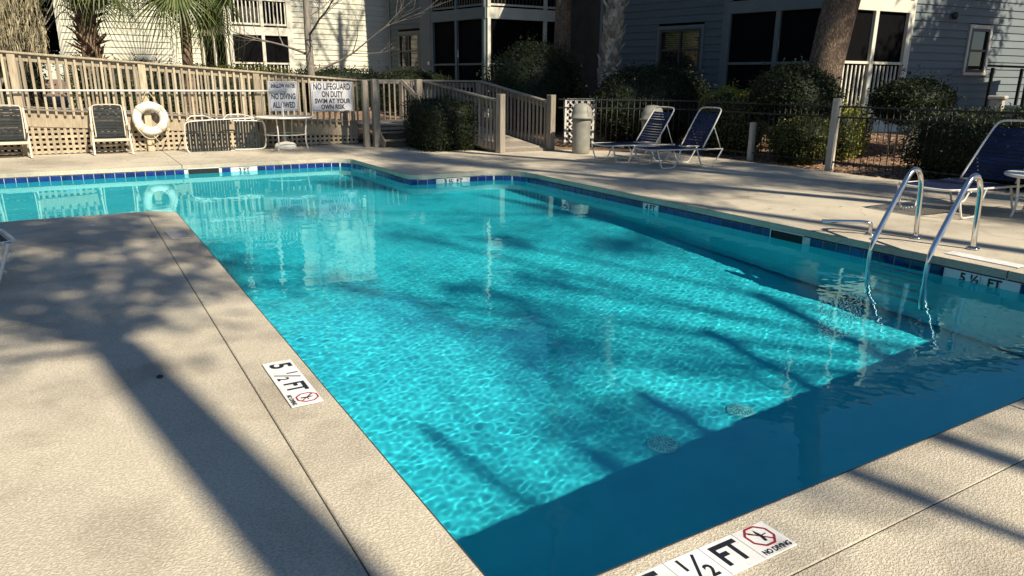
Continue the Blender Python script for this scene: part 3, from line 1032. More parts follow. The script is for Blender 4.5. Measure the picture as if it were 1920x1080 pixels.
# round tables
def table(label, loc, R_=.61, h=.70, base=True, group=None):
    t = thing('round_table', label, 'table', loc, RAD(12), group)
    MB().lathe([(R_ - .02, h - .035), (R_ - .004, h - .03), (R_, h - .015), (R_ - .006, h), (R_ - .04, h - .004), (.03, h - .006)], 40).build('table_top', M['plastic_white'], t)
    for k in range(4):
        a = RAD(45 + 90 * k)
        c, s = math.cos(a), math.sin(a)
        MB().tube(smooth_path([(c * R_ * .80, s * R_ * .80, h - .03), (c * R_ * .74, s * R_ * .74, h * .6), (c * R_ * .72, s * R_ * .72, h * .25), (c * R_ * .80, s * R_ * .80, 0)], 2), .015, 8).build('leg', M['white_metal'], t)
    q = [(math.cos(RAD(a)) * R_ * .735, math.sin(RAD(a)) * R_ * .735, h * .46) for a in range(0, 360, 12)]
    MB().tube(q, .009, 6, closed=True).build('brace_ring', M['white_metal'], t)
    return t
table('round white table by the railing under the shallow water sign', (4.02, 16.35, 0))
ub = thing('parasol_stand', 'domed white parasol stand with pole under the table by the railing', 'parasol stand', (4.0, 16.33, 0))
MB().lathe([(.225, 0), (.235, .03), (.225, .09), (.19, .13), (.10, .155), (.03, .165), (.028, .30)], 28).build('base', M['plastic_white'], ub)
MB().tube([(0, 0, .2), (0, 0, .99)], .02, 10).build('pole', M['white_metal'], ub)
table('round white side table at the right picture edge beside the blue lounger', (9.60, 3.95, 0), .46, .50)
# white wheel-like foot at the right edge
tag(MB().lathe([(.03, .0), (.075, .01), (.085, .05), (.08, .10), (.05, .125), (.0, .13)], 20, (8.62, 3.30, .0), cap=False).build('parasol_weight', M['plastic_white']), 'small rounded white weight on the deck at the right picture edge', 'weight')

# life ring, rope, reaching pole, signs
lr = thing('life_ring', 'white life ring hanging on the railing from a beige rope', 'life ring', (1.44, 16.86, .67))
q = [(.255 * math.cos(a), 0, .255 * math.sin(a)) for a in np.linspace(0, 2 * math.pi, 40, endpoint=False)]
ringo = MB().tube(q, .088, 16, closed=True).build('ring', M['plastic_white'], lr)
for k in range(4):
    a = RAD(45 + 90 * k)
    c = Vector((.255 * math.cos(a), 0, .255 * math.sin(a))); tg = Vector((-math.sin(a), 0, math.cos(a)))
    rr = Vector((math.cos(a), 0, math.sin(a)))
    lp_ = [c + (rr * math.cos(b) + Vector((0, 1, 0)) * math.sin(b)) * .0895 for b in np.linspace(0, 2 * math.pi, 18, endpoint=False)]
    for dd in (-.02, .0, .02):
        MB().tube([p + tg * dd for p in lp_], .0105, 6, closed=True).build('band', M['rope'] if dd else M['plastic_white'], lr)
def drape(a, b, sag, n=14, yo=0):
    a = Vector(a); b = Vector(b)
    return [a.lerp(b, i / n) + Vector((0, yo * math.sin(math.pi * i / n), -sag * 4 * (i / n) * (1 - i / n))) for i in range(n + 1)]
MB().tube([(-.16, -.04, .30), (.0, -.02, .565), (.17, -.04, .29)], .010, 6).build('hanging_rope', M['rope'], lr)
MB().tube(drape((-.30, -.06, -.12), (.10, -.09, -.33), .16), .010, 6).build('grab_rope', M['rope'], lr)
MB().tube(drape((.02, -.09, -.34), (.33, -.06, -.20), .20), .010, 6).build('grab_rope', M['rope'], lr)
MB().tube(drape((.20, -.10, .22), (.33, -.06, -.18), -.03), .009, 6).build('grab_rope', M['rope'], lr)
pole = thing('reaching_pole', 'long thin white rescue pole hung level along the timber railing', 'pole', (-3.6, 16.85, 1.225))
MB().tube([(0, 0, 0), (4.0, 0, .0), (7.85, 0, .0)], .019, 10).build('shaft', M['white_metal'], pole)
for x in (2.85, 5.0, 7.2):
    MB().box((x, .05, -.022), (.03, .10, .012)).build('hook', M['steel'], pole)

def sign(label, x0, x1, z0, z1, lines, loc_y=16.90):
    t = thing('warning_sign', label, 'sign', ((x0 + x1) / 2, loc_y, (z0 + z1) / 2))
    wd, hg = x1 - x0, z1 - z0
    MB().box((0, 0, 0), (wd, .012, hg), bev=.003).build('board', M['sign'], t)
    b = MB()
    for (c, d) in (((0, -.008, hg / 2 - .022), (wd - .04, .002, .006)), ((0, -.008, -hg / 2 + .022), (wd - .04, .002, .006)), ((-wd / 2 + .022, -.008, 0), (.006, .002, hg - .05)), ((wd / 2 - .022, -.008, 0), (.006, .002, hg - .05))):
        b.box(c, d)
    b.build('border', M['black_print'], t)
    for txt, size, z, wt in lines:
        me = text_mesh('lettering', txt, size, M['black_print'], 1.0, .005)
        xs_ = [v.co.x for v in me.vertices]; cw = max(xs_) - min(xs_)
        me.transform(Matrix.Diagonal((wt / cw, 1, 1, 1)))
        inst('lettering', me, t, (0, -.0075, z), (RAD(90), 0, 0))
    for sx_ in (-1, 1):
        for sz_ in (-1, 1):
            MB().lathe([(.008, 0), (.006, .004)], 8).build('screw', M['steel'], t).matrix_basis = Matrix.Translation((sx_ * (wd / 2 - .035), -.006, sz_ * (hg / 2 - .04))) @ Matrix.Rotation(RAD(90), 4, 'X')
    return t
sign('white sign reading SHALLOW WATER NO DIVING ALLOWED on the timber railing', 3.86, 4.49, .79, 1.43,
     [('SHALLOW WATER', .125, .222, .54), ('NO DIVING', .175, -.01, .53), ('ALLOWED', .175, -.195, .50)])
sign('wider white sign reading NO LIFEGUARD ON DUTY SWIM AT YOUR OWN RISK', 4.80, 5.77, .77, 1.43,
     [('NO LIFEGUARD', .195, .215, .86), ('ON DUTY', .185, .045, .50), ('SWIM AT YOUR', .145, -.105, .84), ('OWN RISK', .145, -.235, .56)])

# trash cans
def trash_can(label, loc, rz, h=1.05, R_=.20, group='trash cans'):
    t = thing('trash_can', label, 'trash can', loc, rz, group)
    MB().lathe([(R_ * .88, 0), (R_ * .92, .02), (R_ * .95, h * .10), (R_ * .96, h * .42), (R_ * .985, h * .60), (R_ * 1.0, h * .66), (R_ * .90, h * .70)], 32).build('body', M['can'], t)
    d = MB()
    prof = [(R_ * 1.0, h * .685), (R_ * 1.20, h * .69), (R_ * 1.20, h * .725), (R_ * 1.10, h * .735), (R_ * 1.06, h * .82), (R_ * .90, h * .92), (R_ * .55, h * .985), (0.001, h)]
    d.lathe(prof, 32).build('dome_lid', M['can'], t)
    # push flap, slightly proud of the lid
    fl = MB(); V = []; F = []
    for i in range(9):
        a = RAD(-32 + 8 * i)
        for (r_, z_) in ((R_ * 1.117, h * .735), (R_ * 1.07, h * .84), (R_ * .90, h * .925)):
            V.append((math.cos(a) * (r_ + .004), math.sin(a) * (r_ + .004), z_))
    for i in range(8):
        for k in range(2):
            F.append((i * 3 + k, i * 3 + 3 + k, i * 3 + 4 + k, i * 3 + 1 + k))
    fl.add(V, F).build('flap', M['can'], t)
    MB().box((R_ * 1.13, .06, h * .79), (.012, .015, .075)).build('handle_slot', M['dark'], t)
    return t
trash_can('beige trash can with domed lid beside the timber ramp post', (9.35, 12.72, 0), RAD(-60))
trash_can('grey trash can with domed lid hidden behind the blue lounger', (10.72, 12.05, 0), RAD(-100), 1.02, .22)
# ---------------------------------------------------------------- buildings
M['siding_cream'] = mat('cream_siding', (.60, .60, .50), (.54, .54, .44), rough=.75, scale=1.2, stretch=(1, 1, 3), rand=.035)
M['siding_shaded'] = mat('shaded_siding', (.070, .098, .112), (.06, .084, .097), rough=.75, scale=1.2, stretch=(1, 1, 3), rand=.05)  # shade of the left-facing walls painted into the siding colour
M['siding_half_shaded'] = mat('half_shaded_siding', (.14, .172, .185), (.12, .15, .163), rough=.75, scale=1.2, stretch=(1, 1, 3), rand=.05)  # part of the right wall's shade mixed into its siding colour
M['trim_cream'] = mat('cream_trim', (.62, .61, .53), (.55, .54, .46), rough=.7, scale=2)
M['trim_shaded'] = mat('shaded_trim', (.095, .125, .135), (.08, .108, .118), rough=.7, scale=2)  # trim copy darkened and blued to carry the shade of those faces
M['roof'] = mat('asphalt_shingle', (.11, .10, .095), (.065, .06, .058), rough=.9, scale=9, bump=.4)
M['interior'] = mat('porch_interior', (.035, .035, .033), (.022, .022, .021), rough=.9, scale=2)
M['window_frame'] = mat('dark_window_frame', (.035, .032, .03), rough=.5)
M['blind'] = mat('window_blind', (.42, .44, .40), (.36, .38, .34), rough=.6, scale=3)
def glass_pane():
    m, N, K, B = new_mat('window_glass')
    B.inputs['Base Color'].default_value = (.012, .015, .016, 1)
    B.inputs['Roughness'].default_value = .03
    B.inputs['Specular IOR Level'].default_value = .9
    return m
M['glass'] = glass_pane()
def clear_glass():
    m, N, K, B = new_mat('window_glass_clear')
    tr = N.new('ShaderNodeBsdfTransparent'); tr.inputs[0].default_value = (.75, .8, .8, 1)
    gl = N.new('ShaderNodeBsdfGlossy'); gl.inputs['Roughness'].default_value = .02
    mx = N.new('ShaderNodeMixShader'); fr = N.new('ShaderNodeFresnel')
    K.new(fr.outputs[0], mx.inputs[0]); K.new(tr.outputs[0], mx.inputs[1]); K.new(gl.outputs[0], mx.inputs[2])
    K.new(mx.outputs[0], N['Material Output'].inputs['Surface'])
    return m
M['glass_clear'] = clear_glass()
def screen_mat():
    m, N, K, B = new_mat('insect_screen')
    B.inputs['Base Color'].default_value = (.006, .006, .007, 1)
    B.inputs['Roughness'].default_value = .9
    B.inputs['Specular IOR Level'].default_value = .05
    tr = N.new('ShaderNodeBsdfTransparent')
    mx = N.new('ShaderNodeMixShader'); mx.inputs[0].default_value = .80
    K.new(tr.outputs[0], mx.inputs[1]); K.new(B.outputs[0], mx.inputs[2])
    K.new(mx.outputs[0], N['Material Output'].inputs['Surface'])
    return m
M['screen'] = screen_mat()

EXPO = .178
def board_mesh(m):
    e = EXPO
    V = []
    for x in (0, 1):
        V += [(x, -.042, 0), (x, -.014, e + .018), (x, .006, e + .018), (x, .0, 0)]
    F = [(0, 1, 2, 3), (7, 6, 5, 4), (0, 4, 5, 1), (1, 5, 6, 2), (2, 6, 7, 3), (3, 7, 4, 0)]
    return mesh('siding_board', V, F, M[m])
BOARD = {k: board_mesh(k) for k in ('siding_cream', 'siding_shaded', 'siding_half_shaded')}

class Facade:
    """a vertical wall plane from plan point a (left, seen from outside) to c; local x along it, y inward, z up"""
    def __init__(s, b, a, c, siding, trim):
        s.b = b; a = Vector(a); c = Vector(c); d = (c - a); s.len = d.length; d.normalize()
        s.M = Matrix(((d.x, -d.y, 0, a.x), (d.y, d.x, 0, a.y), (0, 0, 1, 0), (0, 0, 0, 1)))
        s.siding = siding; s.trim = trim
    def part(s, mb, name, m):
        o = mb.build(name, M[m], s.b); o.matrix_basis = s.M; return o
    def wall(s, u0, u1, z0, z1, holes=()):
        w_ = s.part(MB().box((u0 + .05, -.028, (z0 + z1) / 2), (.10, .05, z1 - z0)), 'wall', s.trim)
        MB().box((u1 - .05, -.028, (z0 + z1) / 2), (.10, .05, z1 - z0)).build('corner_board', M[s.trim], w_)
        z = z0
        me = BOARD[s.siding]
        while z < z1 - .02:
            cuts_ = sorted((h[0], h[1]) for h in holes if h[2] < z + EXPO * .7 and h[3] > z + EXPO * .3)
            u = u0 + .10
            for (a, c) in cuts_ + [(u1 - .10, None)]:
                if a - u > .02:
                    inst('siding_board', me, w_, (u, 0, z), (0, 0, 0), (a - u, 1, 1))
                if c is not None: u = c
            z += EXPO
        return w_
    def boardtrim(s, u0, u1, z0, z1, name='trim_board', v=-.03, th=.06, m=None):
        return s.part(MB().box(((u0 + u1) / 2, v, (z0 + z1) / 2), (u1 - u0, th, z1 - z0), bev=.006), name, m or s.trim)
    def window(s, u0, u1, z0, z1, blinds=False, cols=2, m='window_frame'):
        fr = MB(); t = .06
        for (c, d) in (((u0 + t / 2, z0, z1), 'v'), ((u1 - t / 2, z0, z1), 'v')):
            fr.box((c[0], -.03, (z0 + z1) / 2), (t, .07, z1 - z0))
        for z in (z0 + t / 2, z1 - t / 2, (z0 + z1) / 2):
            fr.box(((u0 + u1) / 2, -.028 if z not in (z0 + t / 2, z1 - t / 2) else -.031, z), (u1 - u0 - 2 * t - .002, .06, t if z != (z0 + z1) / 2 else .05))
        if cols == 2: fr.box(((u0 + u1) / 2, -.0295, (z0 + z1) / 2), (.05, .058, z1 - z0 - 2 * t - .002))
        w_ = s.part(fr, 'window', m)
        um = (u0 + u1) / 2; zm = (z0 + z1) / 2
        for (a, c) in (((u0 + t, um - .02), (um + .02, u1 - t)) if cols == 2 else ((u0 + t, u1 - t),)):
            for (p, q) in ((z0 + t, zm - .02), (zm + .02, z1 - t)):
                o = MB().box(((a + c) / 2, -.012, (p + q) / 2), (c - a, .008, q - p)).build('pane', M['glass_clear' if blinds and p > zm - .1 else 'glass'], w_)
                if blinds and p > zm - .1:
                    n = int((q - p) / .05)
                    for k in range(n):
                        MB().box(((a + c) / 2, .03, p + .025 + k * .05), (c - a, .034, .003), Matrix.Rotation(.7, 3, 'X')).build('blind_slat', M['blind'], w_)
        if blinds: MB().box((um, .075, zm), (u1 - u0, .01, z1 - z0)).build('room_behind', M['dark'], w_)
        tr = MB()
        tr.box((um, -.035, z1 + .045), (u1 - u0 + .16, .05, .085)); tr.box((um, -.04, z0 - .04), (u1 - u0 + .18, .075, .07))
        tr.box((u0 - .042, -.035, zm), (.08, .05, z1 - z0)); tr.box((u1 + .042, -.035, zm), (.08, .05, z1 - z0))
        tr.build('casing', M[s.trim], w_)
        return w_
    def porch(s, u0, u1, zf, zc, posts, rail=None, balusters=True, screens=True, depth_=1.9, post_w=.11, dark_bal=False):
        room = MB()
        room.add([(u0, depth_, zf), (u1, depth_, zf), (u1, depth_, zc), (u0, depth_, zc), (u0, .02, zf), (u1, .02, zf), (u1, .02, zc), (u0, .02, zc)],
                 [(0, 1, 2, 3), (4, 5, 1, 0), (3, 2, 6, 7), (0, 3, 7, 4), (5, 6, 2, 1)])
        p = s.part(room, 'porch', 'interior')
        for u in posts:
            MB().box((u, -.02, (zf + zc) / 2), (post_w, .12, zc - zf), bev=.006).build('porch_post', M[s.trim], p)
        if screens:
            for a, c in zip(posts, posts[1:]):
                MB().box(((a + c) / 2, .01, (zf + zc) / 2), (c - a - post_w, .004, zc - zf - .01)).build('screen', M['screen'], p)
        if rail:
            MB().box(((u0 + u1) / 2, -.022, rail), (u1 - u0, .07, .06), bev=.004).build('rail', M[s.trim], p)
            MB().box(((u0 + u1) / 2, -.022, zf + .08), (u1 - u0, .06, .06), bev=.004).build('rail', M[s.trim], p)
            if balusters:
                me = MB().box((0, 0, (rail - zf) / 2), (.035, .03, rail - zf - .12)).mesh('baluster', M['window_frame' if dark_bal else s.trim])
                n = int((u1 - u0) / .125)
                for k in range(1, n):
                    u = u0 + (u1 - u0) * k / n
                    if min(abs(u - q) for q in posts) > .08:
                        inst('baluster', me, p, (u, -.02, zf + .0))
        return p
EAVE = 6.15
def roof(b, poly, m='roof', over=.55, rise=1.7, z=EAVE):
    c = Vector((sum(p[0] for p in poly) / len(poly), sum(p[1] for p in poly) / len(poly)))
    n = len(poly)
    O = [c + (Vector(p) - c) * (1 + over / (Vector(p) - c).length) for p in poly]
    I = [c + (Vector(p) - c) * .35 for p in poly]
    V = [(p.x, p.y, z) for p in O] + [(p.x, p.y, z + .18) for p in O] + [(p.x, p.y, z + rise) for p in I]
    F = [tuple(reversed(range(n)))]
    for i in range(n):
        j = (i + 1) % n
        F += [(i, j, n + j, n + i), (n + i, n + j, 2 * n + j, 2 * n + i)]
    F.append(tuple(range(2 * n, 3 * n)))
    return MB().add(V, F).build('roof', M[m], b)
def core(b, poly, z0=-.3):
    return MB().prism(poly, z0, EAVE).build('core_wall', M['interior'], b)

# left building: sunlit wing, recess, two storey porch, sunlit wall
b1 = thing('apartment_building', 'cream sided apartment block with white railed balcony behind the timber ramp', 'building')
SC, TC = 'siding_cream', 'trim_cream'
f = Facade(b1, (.05, 25), (3.05, 25), SC, TC); f.wall(0, f.len, .2, EAVE)
f = Facade(b1, (3.05, 25.02), (3.05, 29), SC, TC); f.wall(0, f.len, .2, EAVE)
f = Facade(b1, (3.05, 29), (4.5, 29), SC, TC); f.wall(0, f.len, .2, EAVE)
f = Facade(b1, (4.45, 28.9), (4.98, 27.02), SC, TC)
for (zf, zc) in ((.85, 2.92), (3.2, 5.8)):
    f.porch(.06, f.len, zf, zc, (.1, 1.0, f.len - .06), rail=zf + .98, depth_=.5)
f.boardtrim(0, f.len, 2.92, 3.19, 'floor_band'); f.boardtrim(0, f.len, .2, .85, 'base_board'); f.boardtrim(0, f.len, 5.8, EAVE, 'floor_band')
f = Facade(b1, (5.0, 27), (7.05, 27), SC, TC)
f.porch(0, f.len, .85, 2.92, (.06, 1.12, f.len - .04), rail=2.0)
f.porch(0, f.len, 3.2, 5.8, (.06, 1.12, f.len - .04), rail=4.07, screens=False)
f.boardtrim(0, f.len, 2.92, 3.19, 'floor_band', -.035); f.boardtrim(0, f.len, .2, .85, 'base_board'); f.boardtrim(0, f.len, 5.8, EAVE, 'floor_band')
f = Facade(b1, (7.05, 27), (10.75, 27), SC, TC); f.wall(0, f.len, .2, EAVE)
roof(b1, [(.05, 25), (3.05, 25), (4.4, 27), (10.75, 27), (10.75, 36), (.05, 36)])
core(b1, [(.15, 25.1), (2.95, 25.1), (2.95, 29.1), (10.7, 29.1), (10.7, 36), (.15, 36)])

# middle building: shaded face on the left, porch corner, sunlit face on the right
S_SHADE, T_SHADE = 'siding_shaded', 'trim_shaded'
b2 = thing('apartment_building', 'shade toned apartment block with dark screened corner porch behind the round shrub', 'building')
f = Facade(b2, (10.5, 26.3), (11.6, 21.0), S_SHADE, T_SHADE)
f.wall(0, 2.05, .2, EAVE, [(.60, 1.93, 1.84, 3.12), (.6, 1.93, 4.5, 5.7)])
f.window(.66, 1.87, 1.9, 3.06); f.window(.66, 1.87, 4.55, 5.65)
f.boardtrim(2.05, 2.62, .2, EAVE, 'trim_board', -.04, .09)
for (zf, zc, sc_) in ((.8, 3.36, True), (3.7, 5.85, True)):
    f.porch(2.62, f.len, zf, zc, (2.68, 3.98, f.len - .06), rail=zf + 1.2 if zf < 1 else zf + .95, balusters=zf > 1, dark_bal=True)
f.boardtrim(2.62, f.len + .04, 3.36, 3.70, 'floor_band', -.045); f.boardtrim(2.62, f.len, .1, .8, 'base_board'); f.boardtrim(0, f.len, 5.85, EAVE, 'floor_band', -.05)
f.part(MB().box((2.5, -.10, 2.05), (.09, .05, .11), bev=.01), 'meter_box', 'plastic_white')
f = Facade(b2, (11.62, 21.0), (15.65, 20.7), S_SHADE, TC)
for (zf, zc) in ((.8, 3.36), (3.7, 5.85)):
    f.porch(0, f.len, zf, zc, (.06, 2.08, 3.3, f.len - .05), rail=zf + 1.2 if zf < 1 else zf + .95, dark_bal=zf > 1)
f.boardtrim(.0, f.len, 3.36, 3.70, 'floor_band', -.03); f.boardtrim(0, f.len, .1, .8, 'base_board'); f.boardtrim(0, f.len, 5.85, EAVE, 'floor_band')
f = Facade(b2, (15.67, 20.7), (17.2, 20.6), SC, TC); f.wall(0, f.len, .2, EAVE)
roof(b2, [(10.5, 26.3), (11.6, 21.0), (17.2, 20.6), (18.5, 30), (10.8, 32)])
core(b2, [(10.9, 26.4), (13.2, 24.2), (13.4, 22.7), (17.15, 22.6), (18.3, 29.8), (11.0, 31.5)])

# right building
b3 = thing('apartment_building', 'shade toned apartment block on the right, mostly shaded, behind the leaning pine', 'building')
f = Facade(b3, (13.2, 17.2), (14.55, 10.9), S_SHADE, T_SHADE)
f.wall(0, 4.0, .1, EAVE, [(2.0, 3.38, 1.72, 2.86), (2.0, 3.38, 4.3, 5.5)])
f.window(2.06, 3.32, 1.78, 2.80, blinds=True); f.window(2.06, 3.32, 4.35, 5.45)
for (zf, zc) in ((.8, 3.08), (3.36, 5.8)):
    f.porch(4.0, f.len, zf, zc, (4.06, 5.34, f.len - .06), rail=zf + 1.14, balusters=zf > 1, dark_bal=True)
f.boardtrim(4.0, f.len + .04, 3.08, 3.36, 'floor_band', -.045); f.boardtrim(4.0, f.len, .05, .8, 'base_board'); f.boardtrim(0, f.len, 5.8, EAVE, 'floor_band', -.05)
f = Facade(b3, (14.57, 10.9), (26.5, 9.55), 'siding_half_shaded', TC)
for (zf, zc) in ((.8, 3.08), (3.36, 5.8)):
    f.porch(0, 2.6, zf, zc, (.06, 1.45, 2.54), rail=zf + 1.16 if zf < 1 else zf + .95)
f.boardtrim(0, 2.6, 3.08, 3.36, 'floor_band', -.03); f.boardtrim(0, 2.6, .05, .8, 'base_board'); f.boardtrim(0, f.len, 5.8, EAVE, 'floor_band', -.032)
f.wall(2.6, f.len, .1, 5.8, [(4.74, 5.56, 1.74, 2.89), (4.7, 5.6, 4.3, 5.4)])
f.window(4.80, 5.50, 1.80, 2.83, cols=1); f.window(4.75, 5.55, 4.35, 5.35, cols=1)
f.part(MB().lathe([(.05, 0), (.09, .10), (.05, .16)], 10, (4.0, -.12, 3.0)), 'wall_lamp', 'window_frame')
roof(b3, [(13.2, 17.2), (14.55, 10.9), (26.5, 9.55), (27.5, 19.0), (14, 21)])
core(b3, [(13.7, 17.4), (16.2, 14), (16.7, 12.9), (26.4, 11.7), (27, 18.8), (14.2, 20.5)])

# dark canopy against the right wall
cn = thing('utility_canopy', 'small black canopy on posts against the wall at the right picture edge', 'canopy', (19.9, 9.3, .2))
MB().box((0.2, 0, 1.72), (1.6, 1.0, .05), Matrix.Rotation(.05, 3, 'X'), bev=.01).build('canopy_roof', M['black_iron'], cn)
for sx_ in (-.5, .9):
    for sy_ in (-.4, .4):
        MB().box((sx_, sy_, .85), (.06, .06, 1.7)).build('post', M['black_iron'], cn)
MB().box((.35, .1, .55), (.9, .5, .5), bev=.04).build('cabinet', M['plastic_white'], cn)
for k in range(6): MB().box((-.45 + k * .26, -.42, 1.2), (.03, .02, .9)).build('slat', M['black_iron'], cn)
# ---------------------------------------------------------------- vegetation
def leaf_material(name, c1, c2, c3, rough=.42, trans=.25, scale=3.0):
    m, N, K, B = new_mat(name)
    g = N.new('ShaderNodeNewGeometry')
    t = N.new('ShaderNodeTexNoise'); t.inputs['Scale'].default_value = scale; t.inputs['Detail'].default_value = 5
    K.new(g.outputs['Position'], t.inputs['Vector'])
    wn = N.new('ShaderNodeTexWhiteNoise'); wn.noise_dimensions = '1D'
    K.new(g.outputs['Random Per Island'], wn.inputs['W'])
    ad = N.new('ShaderNodeMath'); ad.operation = 'MULTIPLY_ADD'; ad.inputs[1].default_value = .35
    K.new(wn.outputs['Value'], ad.inputs[0]); K.new(t.outputs['Fac'], ad.inputs[2])
    r = ramp(N, [(.40, c2), (.66, c1), (.92, c3)])
    K.new(ad.outputs[0], r.inputs[0]); K.new(r.outputs[0], B.inputs['Base Color'])
    B.inputs['Roughness'].default_value = rough
    B.inputs['Specular IOR Level'].default_value = .3
    tl = N.new('ShaderNodeBsdfTranslucent'); K.new(r.outputs[0], tl.inputs['Color'])
    mx = N.new('ShaderNodeMixShader'); mx.inputs[0].default_value = trans
    K.new(B.outputs[0], mx.inputs[1]); K.new(tl.outputs[0], mx.inputs[2])
    K.new(mx.outputs[0], N['Material Output'].inputs['Surface'])
    return m
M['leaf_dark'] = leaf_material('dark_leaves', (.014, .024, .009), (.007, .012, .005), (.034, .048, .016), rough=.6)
M['leaf_olive'] = leaf_material('olive_leaves', (.070, .085, .022), (.035, .042, .014), (.15, .16, .035))
M['leaf_yellow'] = leaf_material('yellow_green_leaves', (.17, .19, .035), (.09, .10, .022), (.30, .29, .06))
M['frond'] = leaf_material('palm_fronds', (.12, .16, .055), (.07, .10, .035), (.21, .24, .10), rough=.4, trans=.3)
M['needle'] = leaf_material('pine_needles', (.05, .075, .025), (.03, .045, .016), (.09, .11, .04))
M['moss'] = mat('spanish_moss', (.34, .30, .19), (.22, .19, .12), rough=.9, scale=5, c3=(.44, .39, .26))
def bark_material():
    m, N, K, B = new_mat('pine_bark')
    g = N.new('ShaderNodeNewGeometry')
    mp = N.new('ShaderNodeMapping'); mp.inputs['Scale'].default_value = (1, 1, .42)
    K.new(g.outputs['Position'], mp.inputs['Vector'])
    nz = N.new('ShaderNodeTexNoise'); nz.inputs['Scale'].default_value = 7; nz.inputs['Detail'].default_value = 6
    K.new(mp.outputs[0], nz.inputs['Vector'])
    ad = N.new('ShaderNodeVectorMath'); ad.operation = 'MULTIPLY_ADD'; ad.inputs[1].default_value = (.22, .22, .22)
    K.new(nz.outputs['Color'], ad.inputs[0]); K.new(mp.outputs[0], ad.inputs[2])
    v = N.new('ShaderNodeTexVoronoi'); v.feature = 'DISTANCE_TO_EDGE'; v.inputs['Scale'].default_value = 24
    K.new(ad.outputs[0], v.inputs['Vector'])
    r = ramp(N, [(.0, (.050, .037, .029)), (.14, (.125, .092, .066)), (.45, (.225, .168, .120))])
    K.new(v.outputs['Distance'], r.inputs[0])
    mx = N.new('ShaderNodeMix'); mx.data_type = 'RGBA'; mx.blend_type = 'MULTIPLY'; mx.inputs[0].default_value = .8
    r2 = ramp(N, [(.3, (.55, .52, .5)), (.7, (1.25, 1.2, 1.15))])
    K.new(nz.outputs['Fac'], r2.inputs[0]); K.new(r.outputs[0], mx.inputs[6]); K.new(r2.outputs[0], mx.inputs[7])
    K.new(mx.outputs[2], B.inputs['Base Color']); B.inputs['Roughness'].default_value = .95
    b = N.new('ShaderNodeBump'); b.inputs['Strength'].default_value = 1.0; b.inputs['Distance'].default_value = .05
    K.new(r.outputs[0], b.inputs['Height']); K.new(b.outputs[0], B.inputs['Normal'])
    return m
M['bark_pine'] = bark_material()
M['bark_grey'] = mat('grey_bark', (.26, .235, .20), (.15, .135, .115), rough=.9, scale=8, bump=.6, bscale=24, stretch=(2, 2, .6))
M['bark_pale'] = mat('pale_bark', (.42, .38, .32), (.30, .27, .22), rough=.9, scale=8)
M['boot'] = mat('palm_boot', (.16, .105, .065), (.065, .042, .028), rough=.9, scale=6, rand=.35, c3=(.27, .20, .135))
M['boot_grey'] = mat('palm_boot_grey', (.24, .215, .18), (.11, .098, .082), rough=.9, scale=6, rand=.3, c3=(.36, .33, .28))

def leaf_mesh(name, P, size, m, up=.3, aspect=.5, jitter=1.0, nrm=None):
    """one folded leaf per point"""
    n = len(P)
    d = rng.normal(size=(n, 3)); d[:, 2] += up
    if nrm is not None: d += nrm * 1.1
    d /= np.linalg.norm(d, axis=1)[:, None]
    a = rng.normal(size=(n, 3)); s = np.cross(d, a); s /= np.linalg.norm(s, axis=1)[:, None]
    b = np.cross(s, d)
    l = size * rng.uniform(.6, 1.3, n)[:, None]
    w_ = l * aspect * .5
    base = P - d * l * .5
    V = np.stack([base, P + s * w_ + b * w_ * .35, P + d * l * .5, P - s * w_ + b * w_ * .35], 1).reshape(-1, 3)
    F = np.arange(4 * n).reshape(-1, 4)
    return mesh_np(name, V, F, m)

def blob_noise(D, seed, k=5, f0=2.2):
    """smooth random bumps over directions D (n,3)"""
    r = np.random.default_rng(seed); o = np.zeros(len(D))
    for i in range(k):
        w_ = r.normal(size=3) * f0 * (1 + .6 * i); o += np.sin(D @ w_ + r.uniform(0, 6.28)) / (1 + .6 * i)
    return o / k

